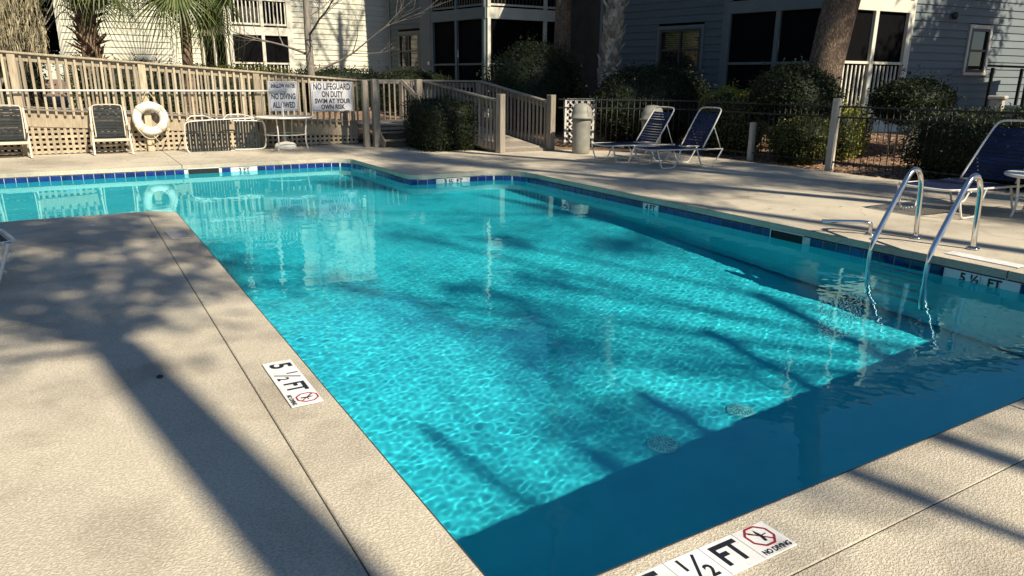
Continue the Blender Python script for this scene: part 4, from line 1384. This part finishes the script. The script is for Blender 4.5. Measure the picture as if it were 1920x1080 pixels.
def shrub(name, label, cat, c, rad, n, leaf, size=.055, seed=1, box=0.0, stems=5, stem_h=None, bump=.26, group=None, flat=0.0):
    """rad (rx, ry, rz); c = centre of the foliage mass; box > 0 squares it off (clipped hedge)"""
    r = np.random.default_rng(seed)
    gz = ground_z(c[0], c[1]) - .02
    t = thing(name, label, cat, (c[0], c[1], gz), 0, group)
    D = r.normal(size=(n, 3)); D /= np.linalg.norm(D, axis=1)[:, None]
    R_ = np.array(rad)
    q = 1.0 + bump * blob_noise(D, seed)
    if box:
        p = 2 + 10 * box
        q /= (np.abs(D) ** p).sum(1) ** (1 / p)
    depth_ = 1 - np.abs(r.normal(size=n)) * .10
    stray = r.random(n) < .05
    depth_[stray] = r.uniform(1.0, 1.13, stray.sum())
    P = D * (q * depth_)[:, None] * R_ + np.array([0, 0, c[2] - gz])
    P += r.normal(size=(n, 3)) * .012
    keep = P[:, 2] > .03
    P = P[keep]
    NR = D[keep] * .8
    # stray shoots that broke the clipping line
    SH = []
    for k in range(46):
        d = r.normal(size=3); d[2] = abs(d[2]) * 1.2; d /= np.linalg.norm(d)
        qd = 1.0 + bump * blob_noise(d[None], seed)[0]
        if box: qd /= (np.abs(d) ** p).sum() ** (1 / p)
        b0 = d * qd * R_ + np.array([0, 0, c[2] - gz]); up_ = d * .5 + np.array([0, 0, .6]) + r.normal(size=3) * .3
        m_ = r.integers(5, 12); L2 = r.uniform(.08, .24)
        SH.append(b0 + np.linspace(-.05, L2, m_)[:, None] * up_ + r.normal(size=(m_, 3)) * .012)
    SH = np.concatenate(SH); P = np.concatenate([P, SH]); NR = np.concatenate([NR, np.zeros_like(SH)])
    me = leaf_mesh('foliage', P, size, M[leaf], .15, .55, nrm=NR)
    link(bpy.data.objects.new('foliage', me), t)
    # dense inner leaves
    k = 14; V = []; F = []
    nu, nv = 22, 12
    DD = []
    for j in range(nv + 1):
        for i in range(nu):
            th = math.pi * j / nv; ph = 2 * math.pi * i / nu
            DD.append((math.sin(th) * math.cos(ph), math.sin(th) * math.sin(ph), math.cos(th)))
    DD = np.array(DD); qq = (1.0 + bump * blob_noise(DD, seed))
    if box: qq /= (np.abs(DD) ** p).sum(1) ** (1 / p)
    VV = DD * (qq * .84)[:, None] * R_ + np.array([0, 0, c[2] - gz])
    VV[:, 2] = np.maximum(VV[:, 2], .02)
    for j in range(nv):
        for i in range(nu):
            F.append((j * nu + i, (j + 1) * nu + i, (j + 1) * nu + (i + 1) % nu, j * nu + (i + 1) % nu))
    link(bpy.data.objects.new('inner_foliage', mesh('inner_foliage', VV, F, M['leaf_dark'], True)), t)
    for k in range(stems):
        a = r.uniform(0, 6.28); rr = r.uniform(.05, .45)
        e = Vector((math.cos(a) * rr * rad[0], math.sin(a) * rr * rad[1], c[2] - gz - rad[2] * .4))
        b0 = Vector((math.cos(a) * .10, math.sin(a) * .10, 0))
        mid = b0.lerp(e, .5) + Vector((r.uniform(-.05, .05), r.uniform(-.05, .05), 0))
        MB().tube(smooth_path([b0, mid, e], 2), .02, 6).build('stem', M['bark_grey'], t)
    return t

shrub('round_shrub', 'tall dark rounded shrub mound behind the timber ramp railing', 'shrub', (10.45, 16.35, 1.15), (1.34, 1.15, 1.28), 15000, 'leaf_dark', .06, 11)
shrub('round_shrub', 'wide dark domed shrub behind the pair of blue loungers', 'shrub', (12.2, 13.75, .90), (1.66, 1.25, 1.0), 15000, 'leaf_dark', .06, 12)
shrub('clipped_shrub', 'yellow green sunlit shrub right of the blue loungers behind the iron fence', 'shrub', (12.38, 11.3, .66), (.48, .7, .68), 6500, 'leaf_yellow', .055, 13, box=.25)
shrub('round_shrub', 'dark mushroom shaped shrub in front of the leaning pine trunk', 'shrub', (12.35, 9.75, 1.22), (.86, .8, .62), 9500, 'leaf_dark', .055, 14, stems=7)
shrub('low_shrub', 'low dark shrub with dry leaves under the mushroom shaped shrub', 'shrub', (12.0, 9.25, .45), (.52, .6, .48), 6000, 'leaf_olive', .05, 15)
shrub('tree_shrub', 'dark topped shrub on several bare pale stems left of a pale post', 'shrub', (13.95, 8.35, 1.18), (.76, .72, .44), 8500, 'leaf_dark', .05, 16, stems=0)
sh = bpy.data.objects['tree_shrub']
for (dx, dy, ex, ey, r_) in ((-.05, .25, -.10, .45, .016), (.02, .18, .0, .22, .018), (0, 0, .08, -.12, .042), (.06, -.05, .2, -.28, .02), (.03, -.25, .1, -.42, .014), (-.02, .30, -.05, .30, .012)):
    MB().tube(smooth_path([(dx - .35, dy - .2, 0), (dx + (ex - dx) * .4 - .3, dy + (ey - dy) * .4 - .2, .45), (ex - .3, ey - .2, 1.0)], 2), r_, 7).build('stem', M['bark_pale'], sh)
shrub('clipped_shrub', 'small bright yellow green shrub behind the iron fence, right of the tall pale post', 'shrub', (13.05, 9.12, .56), (.46, .42, .46), 5200, 'leaf_yellow', .05, 17, box=.3)
shrub('hedge', 'long dark hedge behind the right blue lounger', 'hedge', (12.35, 5.45, .52), (.75, 1.75, .58), 20000, 'leaf_dark', .05, 18, box=.35)
shrub('hedge', 'dark hedge continuing behind the side table at the right picture edge', 'hedge', (12.7, 3.0, .5), (.8, 1.4, .55), 8000, 'leaf_dark', .05, 28, box=.35)
shrub('box_hedge', 'clipped dark box hedge in front of the sloping ramp railing', 'hedge', (7.10, 14.90, .52), (.66, .80, .55), 13000, 'leaf_dark', .045, 19, box=.5, bump=.10)
for k, (x, y, rx, rz_, lb) in enumerate(((1.6, 21.2, 1.5, .75, 'green hedge behind the ramp left of the life ring rope'), (4.2, 21.6, 1.5, .72, 'green hedge behind the ramp below the white balcony'), (7.0, 22.2, 1.5, .70, 'green hedge behind the ramp below the sunlit wall'), (9.6, 22.4, 1.4, .66, 'dark hedge behind the ramp below the four pane window'))):
    shrub('hedge', lb, 'hedge', (x, y, 1.12), (rx, .7, rz_), 9000, 'leaf_olive' if k < 2 else 'leaf_dark', .06, 40 + k, box=.2, bump=.3)
shrub('hedge', 'dark hedge mass behind the left end of the ramp', 'hedge', (-2.4, 21.5, 1.2), (2.0, .8, .9), 9000, 'leaf_dark', .07, 46, box=.2, bump=.3)

# trees --------------------------------------------------------------------
def limb_paths(base, direction, length, radius, level, r, out, wig=.25, kids=4, droop=0.0, spread=.8):
    """recursive limbs: list of (points, radii)"""
    n = 6
    p = Vector(base); d = Vector(direction).normalized()
    pts = [p.copy()]; rs = [radius]
    for i in range(n):
        d = (d + Vector((r.uniform(-1, 1), r.uniform(-1, 1), r.uniform(-.6, .9) - droop)) * wig * .5).normalized()
        p = p + d * length / n
        pts.append(p.copy()); rs.append(radius * (1 - .75 * (i + 1) / n))
    out.append((pts, rs))
    if level > 0:
        for k in range(kids):
            i = r.randint(2, n)
            dd = (pts[i] - pts[i - 1]).normalized()
            side = Vector((r.uniform(-1, 1), r.uniform(-1, 1), r.uniform(-.3, .8))).normalized()
            limb_paths(pts[i], dd + side * spread, length * r.uniform(.4, .62), rs[i] * .6, level - 1, r, out, wig, kids, droop, spread)
    return out
def trunk_mesh(pts, rs, m, n=16, rough=.06, seed=1):
    r = np.random.default_rng(seed)
    pts = smooth_path(pts, 2)
    src = np.linspace(0, 1, len(rs)); R_ = np.interp(np.linspace(0, 1, len(pts)), src, rs)
    b = MB(); b.tube(pts, 1, n, rs=list(R_))
    for v in b.v:
        v += Vector(r.normal(size=3)) * rough * .25 * float(R_[0])
    return b
def limbs_obj(paths, m, t, name='limb', n=6):
    b = MB()
    for pts, rs in paths: b.tube(pts, 1, n, rs=[max(x, .0035) for x in rs], cap=False)
    return b.build(name, M[m], t)

def pine(label, base, top, r0, crown, seed, n_cl=46, cr=(2.6, 2.6, 2.2), group='tall pines', lean=None):
    t = thing('pine_tree', label, 'tree', (base[0], base[1], ground_z(base[0], base[1]) - .05), 0, group)
    r = random.Random(seed)
    B0 = Vector(base)
    T = Vector(top) - Vector((base[0], base[1], 0))
    pts = [(0, 0, 0), (T.x * .12, T.y * .12, T.z * .15), (T.x * .45, T.y * .45, T.z * .5), (T.x * .8, T.y * .8, T.z * .8), T]
    trunk_mesh(pts, [r0 * 1.15, r0, r0 * .86, r0 * .6, r0 * .2], None, 18, .10, seed).build('trunk', M['bark_pine'], t)
    P = []
    c0 = T - Vector((0, 0, cr[2] * .7))
    for k in range(9):
        a = r.uniform(0, 6.28); z = c0.z + r.uniform(-cr[2] * .8, cr[2] * .5)
        st_ = Vector((c0.x * (z / T.z), c0.y * (z / T.z), z))
        paths = limb_paths(st_, (math.cos(a), math.sin(a), .25), cr[0] * r.uniform(.6, 1.05), r0 * .22, 1, r, [], .35, 4)
        limbs_obj(paths, 'bark_pine', t, 'limb', 5)
        for pts_, _ in paths:
            for q in pts_[3:]:
                P.append(q)
    P = np.array([tuple(p) for p in P])
    idx = r.choices(range(len(P)), k=n_cl)
    Q = []
    for i in idx:
        Q.append(P[i] + rng.normal(size=(46, 3)) * .24)
    Q = np.concatenate(Q)
    link(bpy.data.objects.new('crown', leaf_mesh('crown', Q, .26, M['needle'], .4, .10)), t)
    return t

# pines seen as trunks
pine('straight grey pine trunk in front of the middle block, above the round shrub', (11.25, 16.3), (11.35, 16.2, 13.5), .225, None, 3, 75, (3.0, 3.0, 2.6))
pine('large brown pine trunk leaning right in front of the right block', (12.75, 9.72), (14.9, 9.0, 13.0), .34, None, 4, 70, (3.2, 3.2, 2.4))

# frond fans
def fan_mesh(seed, blades=40, L_=.95, droop=.5, spread_=150, pet=.9):
    r = random.Random(seed)
    V = []; F = []
    def strip(pts, ws, nrm):
        o = len(V)
        for p, w_ in zip(pts, ws):
            V.append(p - nrm * w_); V.append(p + nrm * w_)
        for i in range(len(pts) - 1):
            F.append((o + 2 * i, o + 2 * i + 1, o + 2 * i + 3, o + 2 * i + 2))
    # petiole along +x then blades from its end
    q = [Vector((pet * t, 0, .10 * math.sin(t * 1.6) - .06 * t * t)) for t in (0, .33, .66, 1)]
    strip(q, [.022, .018, .015, .013], Vector((0, 1, 0))); strip(q, [.012] * 4, Vector((0, 0, 1)))
    h = q[-1]
    for k in range(blades):
        f = k / (blades - 1) * 2 - 1
        a = RAD(spread_) * f * .98
        l = L_ * (1.0 - .25 * abs(f)) * r.uniform(.88, 1.08)
        d = Vector((math.cos(a), math.sin(a), .12 - .1 * abs(f)))
        s = Vector((-math.sin(a), math.cos(a), r.uniform(-.3, .3))).normalized()
        pts = []; ws = []
        for i in range(6):
            t = i / 5
            pts.append(h + Vector((.25 * (1 - abs(f)) * t, 0, 0)) + d * l * t + Vector((0, 0, -droop * l * t * t * t * (1.0 + .3 * r.random()) - .06 * t)))
            ws.append(.018 * (1 - t) ** .7 * (.5 if i == 0 else 1) + .001)
        strip(pts, ws, s)
    return mesh('frond', V, F, M['frond'])
FANS = [fan_mesh(k, 40, .95, .35 + .2 * k) for k in range(4)]
def boots(t, prof, m, step_z, per, length, width, tilt, seed):
    """pointed old leaf bases spiralling round the trunk; prof(z) -> (x, y, radius)"""
    r = random.Random(seed)
    b = MB()
    b.add([(-width / 2, 0, 0), (width / 2, 0, 0), (width * .32, .035, length * .6), (-width * .32, .035, length * .6), (-width / 2, -.05, 0), (width / 2, -.05, 0), (width * .22, .0, length * .6), (-width * .22, .0, length * .6), (0, .045, length)],
          [(0, 3, 2, 1), (4, 5, 6, 7), (0, 4, 7, 3), (1, 2, 6, 5), (3, 8, 2), (7, 6, 8), (3, 7, 8), (2, 8, 6)])
    me = b.mesh('leaf_base', M[m])
    z = prof[0]; k = 0
    while z < prof[1]:
        for i in range(per):
            if r.random() < .14: continue
            a = 2 * math.pi * (i + (k % 2) * .5) / per + r.uniform(-.12, .12)
            x, y, rr = prof[2](z)
            o = inst('leaf_base', me, t)
            o.matrix_basis = Matrix.Translation((x + math.cos(a) * rr, y + math.sin(a) * rr, z + r.uniform(-.03, .03))) @ Matrix.Rotation(a - math.pi / 2, 4, 'Z') @ Matrix.Rotation(r.uniform(-.2, .2), 4, 'Y') @ Matrix.Rotation(-RAD(tilt) * r.uniform(.3, 1.7), 4, 'X') @ Matrix.Scale(r.uniform(.65, 1.3), 4)
        z += step_z; k += 1
def palm(label, base, h, r0, seed, nf=16, boot=None, top=None, droop=1.0, zboot=(0.0, 9), fscale=1.0, low=0):
    gz = ground_z(base[0], base[1])
    t = thing('palm_tree', label, 'palm tree', (base[0], base[1], gz - .03), 0, 'cabbage palms')
    r = random.Random(seed)
    T = Vector(top) - Vector((base[0], base[1], 0)) if top else Vector((r.uniform(-.1, .1), r.uniform(-.1, .1), h))
    trunk_mesh([(0, 0, 0), (T.x * .3, T.y * .3, T.z * .35), (T.x * .7, T.y * .7, T.z * .7), T], [r0 * 1.15, r0, r0, r0 * .9], None, 14, .05, seed).build('trunk', M['boot' if boot != 'boot_grey' else 'boot_grey'], t)
    if boot:
        kw = dict(boot=(.12, 9, .34, .12, 34), boot_grey=(.13, 7, .26, .17, 13))[boot]
        boots(t, (max(zboot[0], .1), min(zboot[1], h - .1), lambda z: (T.x * z / T.z, T.y * z / T.z, r0 * .93)), boot, *kw, seed)
    for k in range(nf):
        el = RAD(r.choice([70, 45, 25, 5, -15, -35]) + r.uniform(-10, 10)) if k >= low else RAD(r.uniform(-62, -35))
        a = 2 * math.pi * k / nf * 3.0 + r.uniform(-.3, .3)
        o = inst('frond', FANS[k % 4], t)
        o.matrix_basis = Matrix.Translation(T + Vector((0, 0, r.uniform(-.15, .2)))) @ Matrix.Rotation(a, 4, 'Z') @ Matrix.Rotation(-el, 4, 'Y') @ Matrix.Rotation(r.uniform(-.5, .5), 4, 'X') @ Matrix.Scale(fscale * r.uniform(.85, 1.15), 4)
    return t
palm('shaggy brown palm trunk rising behind the left part of the ramp railing', (.70, 20.9), 3.55, .20, 21, 18, 'boot', zboot=(.8, 3.4), low=3)
palm('palm with drooping yellow green fronds left of the white balcony', (2.75, 20.7), 3.75, .13, 22, 22, None, fscale=1.15, low=9)
palm('grey cross hatched palmetto trunk right of the straight pine', (11.35, 14.6), 6.2, .20, 23, 16, 'boot_grey', top=(11.75, 14.4, 6.2), zboot=(1.0, 4.2))

def bare_tree(label, base, h, r0, seed, levels=3, kids=5, nl=8, spread=.8, m='bark_grey', name='bare_tree', lean=(0, 0), zlow=.35, length=.45):
    r = random.Random(seed)
    t = thing(name, label, 'tree', (base[0], base[1], ground_z(base[0], base[1]) - .05))
    T = Vector((lean[0], lean[1], h))
    pts = [Vector((0, 0, 0)), T * .3 + Vector((r.uniform(-.08, .08), r.uniform(-.08, .08), 0)), T * .65 + Vector((r.uniform(-.12, .12), r.uniform(-.12, .12), 0)), T]
    trunk_mesh(pts, [r0 * 1.2, r0, r0 * .65, r0 * .2], None, 10, .05, seed).build('trunk', M[m], t)
    sp_ = smooth_path(pts, 2)
    for k in range(nl):
        f = zlow + (1 - zlow) * (k + r.uniform(.1, .9)) / nl
        st_ = sp_[min(int(f * (len(sp_) - 1)), len(sp_) - 1)]
        a = k * 2.4 + r.uniform(-.5, .5)
        paths = limb_paths(st_, (math.cos(a), math.sin(a), r.uniform(.25, .8)), h * length * (1.15 - f * .7), r0 * .42 * (1.1 - f * .6), levels - 1, r, [], .30, kids, 0, spread)
        limbs_obj(paths, m, t, 'limb', 5)
    return t
bare_tree('slender leafless tree in front of the sunlit cream wall', (6.15, 21.4), 6.2, .105, 31, 3, 5, 10, zlow=.28)
# moss hung tree at the left edge
mt = bare_tree('pale tree hung with grey Spanish moss at the left picture edge', (-1.45, 20.6), 6.5, .20, 33, 2, 5, 8, zlow=.2, length=.42, m='bark_grey', name='mossy_tree')
def moss_strands():
    n = 2800
    r = np.random.default_rng(8)
    V = []; F = []
    for i in range(n):
        x = r.uniform(-1.6, 1.25); y = r.uniform(-.8, .7); z = r.uniform(1.9, 4.2) - .25 * abs(x - .3)
        l = r.uniform(.35, .95) * (1 - .2 * abs(x))
        th = r.uniform(0, 3.14); c, s = math.cos(th), math.sin(th)
        wd = r.uniform(.004, .012)
        sw = r.uniform(-.12, .14)
        o = len(V)
        for k in range(6):
            f_ = k / 5
            w_ = wd * (1 - .8 * f_) * (1 + .6 * math.sin(9 * f_ + i))
            px = x + sw * f_ + .015 * math.sin(12 * f_ + i); py = y + .02 * math.cos(10 * f_ + i)
            V += [(px - c * w_, py - s * w_, z - l * f_), (px + c * w_, py + s * w_, z - l * f_)]
        for k in range(5): F.append((o + 2 * k, o + 2 * k + 1, o + 2 * k + 3, o + 2 * k + 2))
    return mesh('moss', V, F, M['moss'])
tag(link(bpy.data.objects.new('moss', moss_strands()), mt), kind='stuff')

# a few fallen leaves on the deck
def deck_leaves():
    n = 110
    x = np.concatenate([rng.uniform(7.0, 11.3, 70), rng.uniform(-2, 7, 40)]); y = np.concatenate([rng.uniform(3.0, 12.5, 70), rng.uniform(15.0, 16.8, 40)])
    P = np.stack([x, y, np.full(n, .012)], -1)
    d = rng.normal(size=(n, 3)); d[:, 2] *= .12; d /= np.linalg.norm(d, axis=1)[:, None]
    s = np.stack([-d[:, 1], d[:, 0], rng.uniform(-.2, .2, n)], -1)
    l = rng.uniform(.012, .03, n)[:, None]
    V = np.stack([P - d * l, P + s * l * .45 + [0, 0, .006], P + d * l, P - s * l * .45 + [0, 0, .006]], 1).reshape(-1, 3)
    V[:, 2] = np.maximum(V[:, 2], .003)
    return mesh_np('fallen_leaves', V, np.arange(4 * n).reshape(-1, 4), M['leaf_dry'])
tag(link(bpy.data.objects.new('fallen_leaves', deck_leaves())), 'tiny brown leaves scattered over the far and right pool deck', 'leaves', kind='stuff')

# dense evergreens closing the view behind the left side
def evergreen(label, base, h, rad, seed, n=16000, leaf=.16, group='evergreens behind the ramp', nc=36):
    t = thing('evergreen_tree', label, 'tree', (base[0], base[1], ground_z(base[0], base[1])), 0, group)
    r = np.random.default_rng(seed)
    MB().tube([(0, 0, 0), (.1, .05, h * .4), (0, .1, h * .75)], .2, 10, rs=[.25, .2, .08]).build('trunk', M['bark_grey'], t)
    P = []
    for k in range(nc):
        d = r.normal(size=3); d /= np.linalg.norm(d)
        c = d * np.array([rad, rad, h * .45]) * r.uniform(.35, .95) + np.array([0, 0, h * .52])
        P.append(c + r.normal(size=(n // nc, 3)) * rad * .20)
    P = np.concatenate(P); P = P[P[:, 2] > .1]
    link(bpy.data.objects.new('crown', leaf_mesh('crown', P, leaf, M['leaf_dark'], .1, .5)), t)
    return t
evergreen('dark evergreen behind the moss hung tree', (-.85, 27.6), 8.0, 1.9, 51, 40000, .22, nc=70)
evergreen('dark evergreen far left behind the ramp, beyond the picture edge', (-6.5, 24), 8, 2.6, 52)
evergreen('dark evergreen in the gap between the middle and right blocks', (19.5, 27), 9, 2.4, 53, 12000)

# trees behind the camera and beside the picture that shade the place
def stem_tree(label, base, seed, stems):
    t = thing('multi_stem_tree', label, 'tree', (base[0], base[1], -.02))
    r = random.Random(seed)
    for (dx, dy, h, r_) in stems:
        T = Vector((dx, dy, h))
        MB().tube(smooth_path([(dx * .05, dy * .05, 0), T * .35 + Vector((.05, 0, 0)), T * .7 - Vector((.04, 0, 0)), T], 2), r_, 8).build('stem', M['bark_grey'], t)
        limbs_obj(limb_paths(T * .75, T, h * .35, r_ * .5, 1, r, [], .3, 4), 'bark_grey', t, 'limb', 5)
    return t
ORD = ['first', 'second', 'third', 'fourth', 'fifth', 'sixth', 'seventh', 'eighth', 'ninth']
stem_tree('bare multi stemmed tree behind the camera', (4.6, -7.6), 71, [(.6, .1, 9.0, .075), (1.5, .1, 9.4, .065), (2.8, .25, 9.8, .07), (4.0, .2, 10.2, .075), (-.1, .3, 9.6, .05)])
def oak(label, base, fork, crown, rad, seed, nc, per, leaf, r0):
    """forked trunk under a clumped crown with gaps"""
    t = thing('oak_tree', label, 'tree', (base[0], base[1], -.03))
    r = np.random.default_rng(seed)
    F_ = Vector(fork) - Vector((base[0], base[1], 0)); c = Vector(crown) - Vector((base[0], base[1], 0))
    trunk_mesh([(0, 0, 0), F_ * .5 + Vector((.06, 0, 0)), F_], [r0 * 1.2, r0, r0 * .85], None, 14, .05, seed).build('trunk', M['bark_grey'], t)
    P = []
    for k in range(nc):
        d = r.normal(size=3); d /= np.linalg.norm(d)
        e = Vector(d * np.array(rad) * r.uniform(.3, 1.0)) + c
        if k < 12:
            mid = F_.lerp(e, .5) + Vector(r.normal(size=3) * .15)
            MB().tube(smooth_path([F_, mid, e], 2), .04, 7, rs=None).build('limb', M['bark_grey'], t)
        P.append(np.array(e) + r.normal(size=(per, 3)) * .23)
    link(bpy.data.objects.new('crown', leaf_mesh('crown', np.concatenate(P), leaf, M['leaf_olive'], .1, .55)), t)
    return t
oak('leaning oak behind the camera whose trunk shades the left deck', (1.68, -5.9), (2.45, -5.9, 9.6), (2.2, -6.2, 12.8), (2.7, 2.5, 1.8), 79, 105, 120, .14, .165)
oak('spreading oak behind the camera, its crown reaching over the near coping', (12.9, -13.5), (10.5, -13.2, 11.5), (7.4, -12.9, 16.5), (2.8, 3.8, 1.6), 77, 13, 110, .15, .2)
for k, (bx, by, tx, ty, h, nc, cr) in enumerate((
        (12.8, .4, 9.4, .7, 16.5, 420, 3.0), (12.6, -3.4, 9.6, -3.4, 15.0, 230, 2.8), (12.6, -3.0, 12.3, -1.9, 13.0, 260, 2.6), (14.2, 2.2, 13.7, 2.0, 15.2, 340, 2.6), (16.4, 1.2, 15.0, 1.5, 13.5, 300, 2.0), (13.4, -8.0, 12.4, -7.6, 13.2, 190, 2.0),
        (18.6, -3.0, 18.6, -3.0, 12.5, 70, 2.6), (10.5, -9.5, 10.2, -9.2, 17.5, 60, 2.8))):
    pine('%s of the pines standing outside the picture right of the pool' % ORD[k], (bx, by), (tx, ty, h), .19, None, 80 + k, nc, (cr, cr, 2.4), 'pines outside the picture')
evergreen('dense evergreen added outside the picture to shade the right wall', (20.2, 2.2), 12.0, 2.3, 54, 46000, .2, nc=70, group='evergreens outside the picture')  # unseen stand-in caster, added for the shadow on the right wall
for k, (x, y) in enumerate(((-9.5, 1.5), (-10.5, 7.5), (-10, 13.5), (-10.5, 19.5))):  # unseen trees added to keep sky light off the left-facing walls
    evergreen('%s of the evergreens added outside the picture left of the pool to block sky light' % ORD[k], (x - 5, y), 13.0, 3.4, 55 + k, 12000, .42, 'evergreens outside the picture')
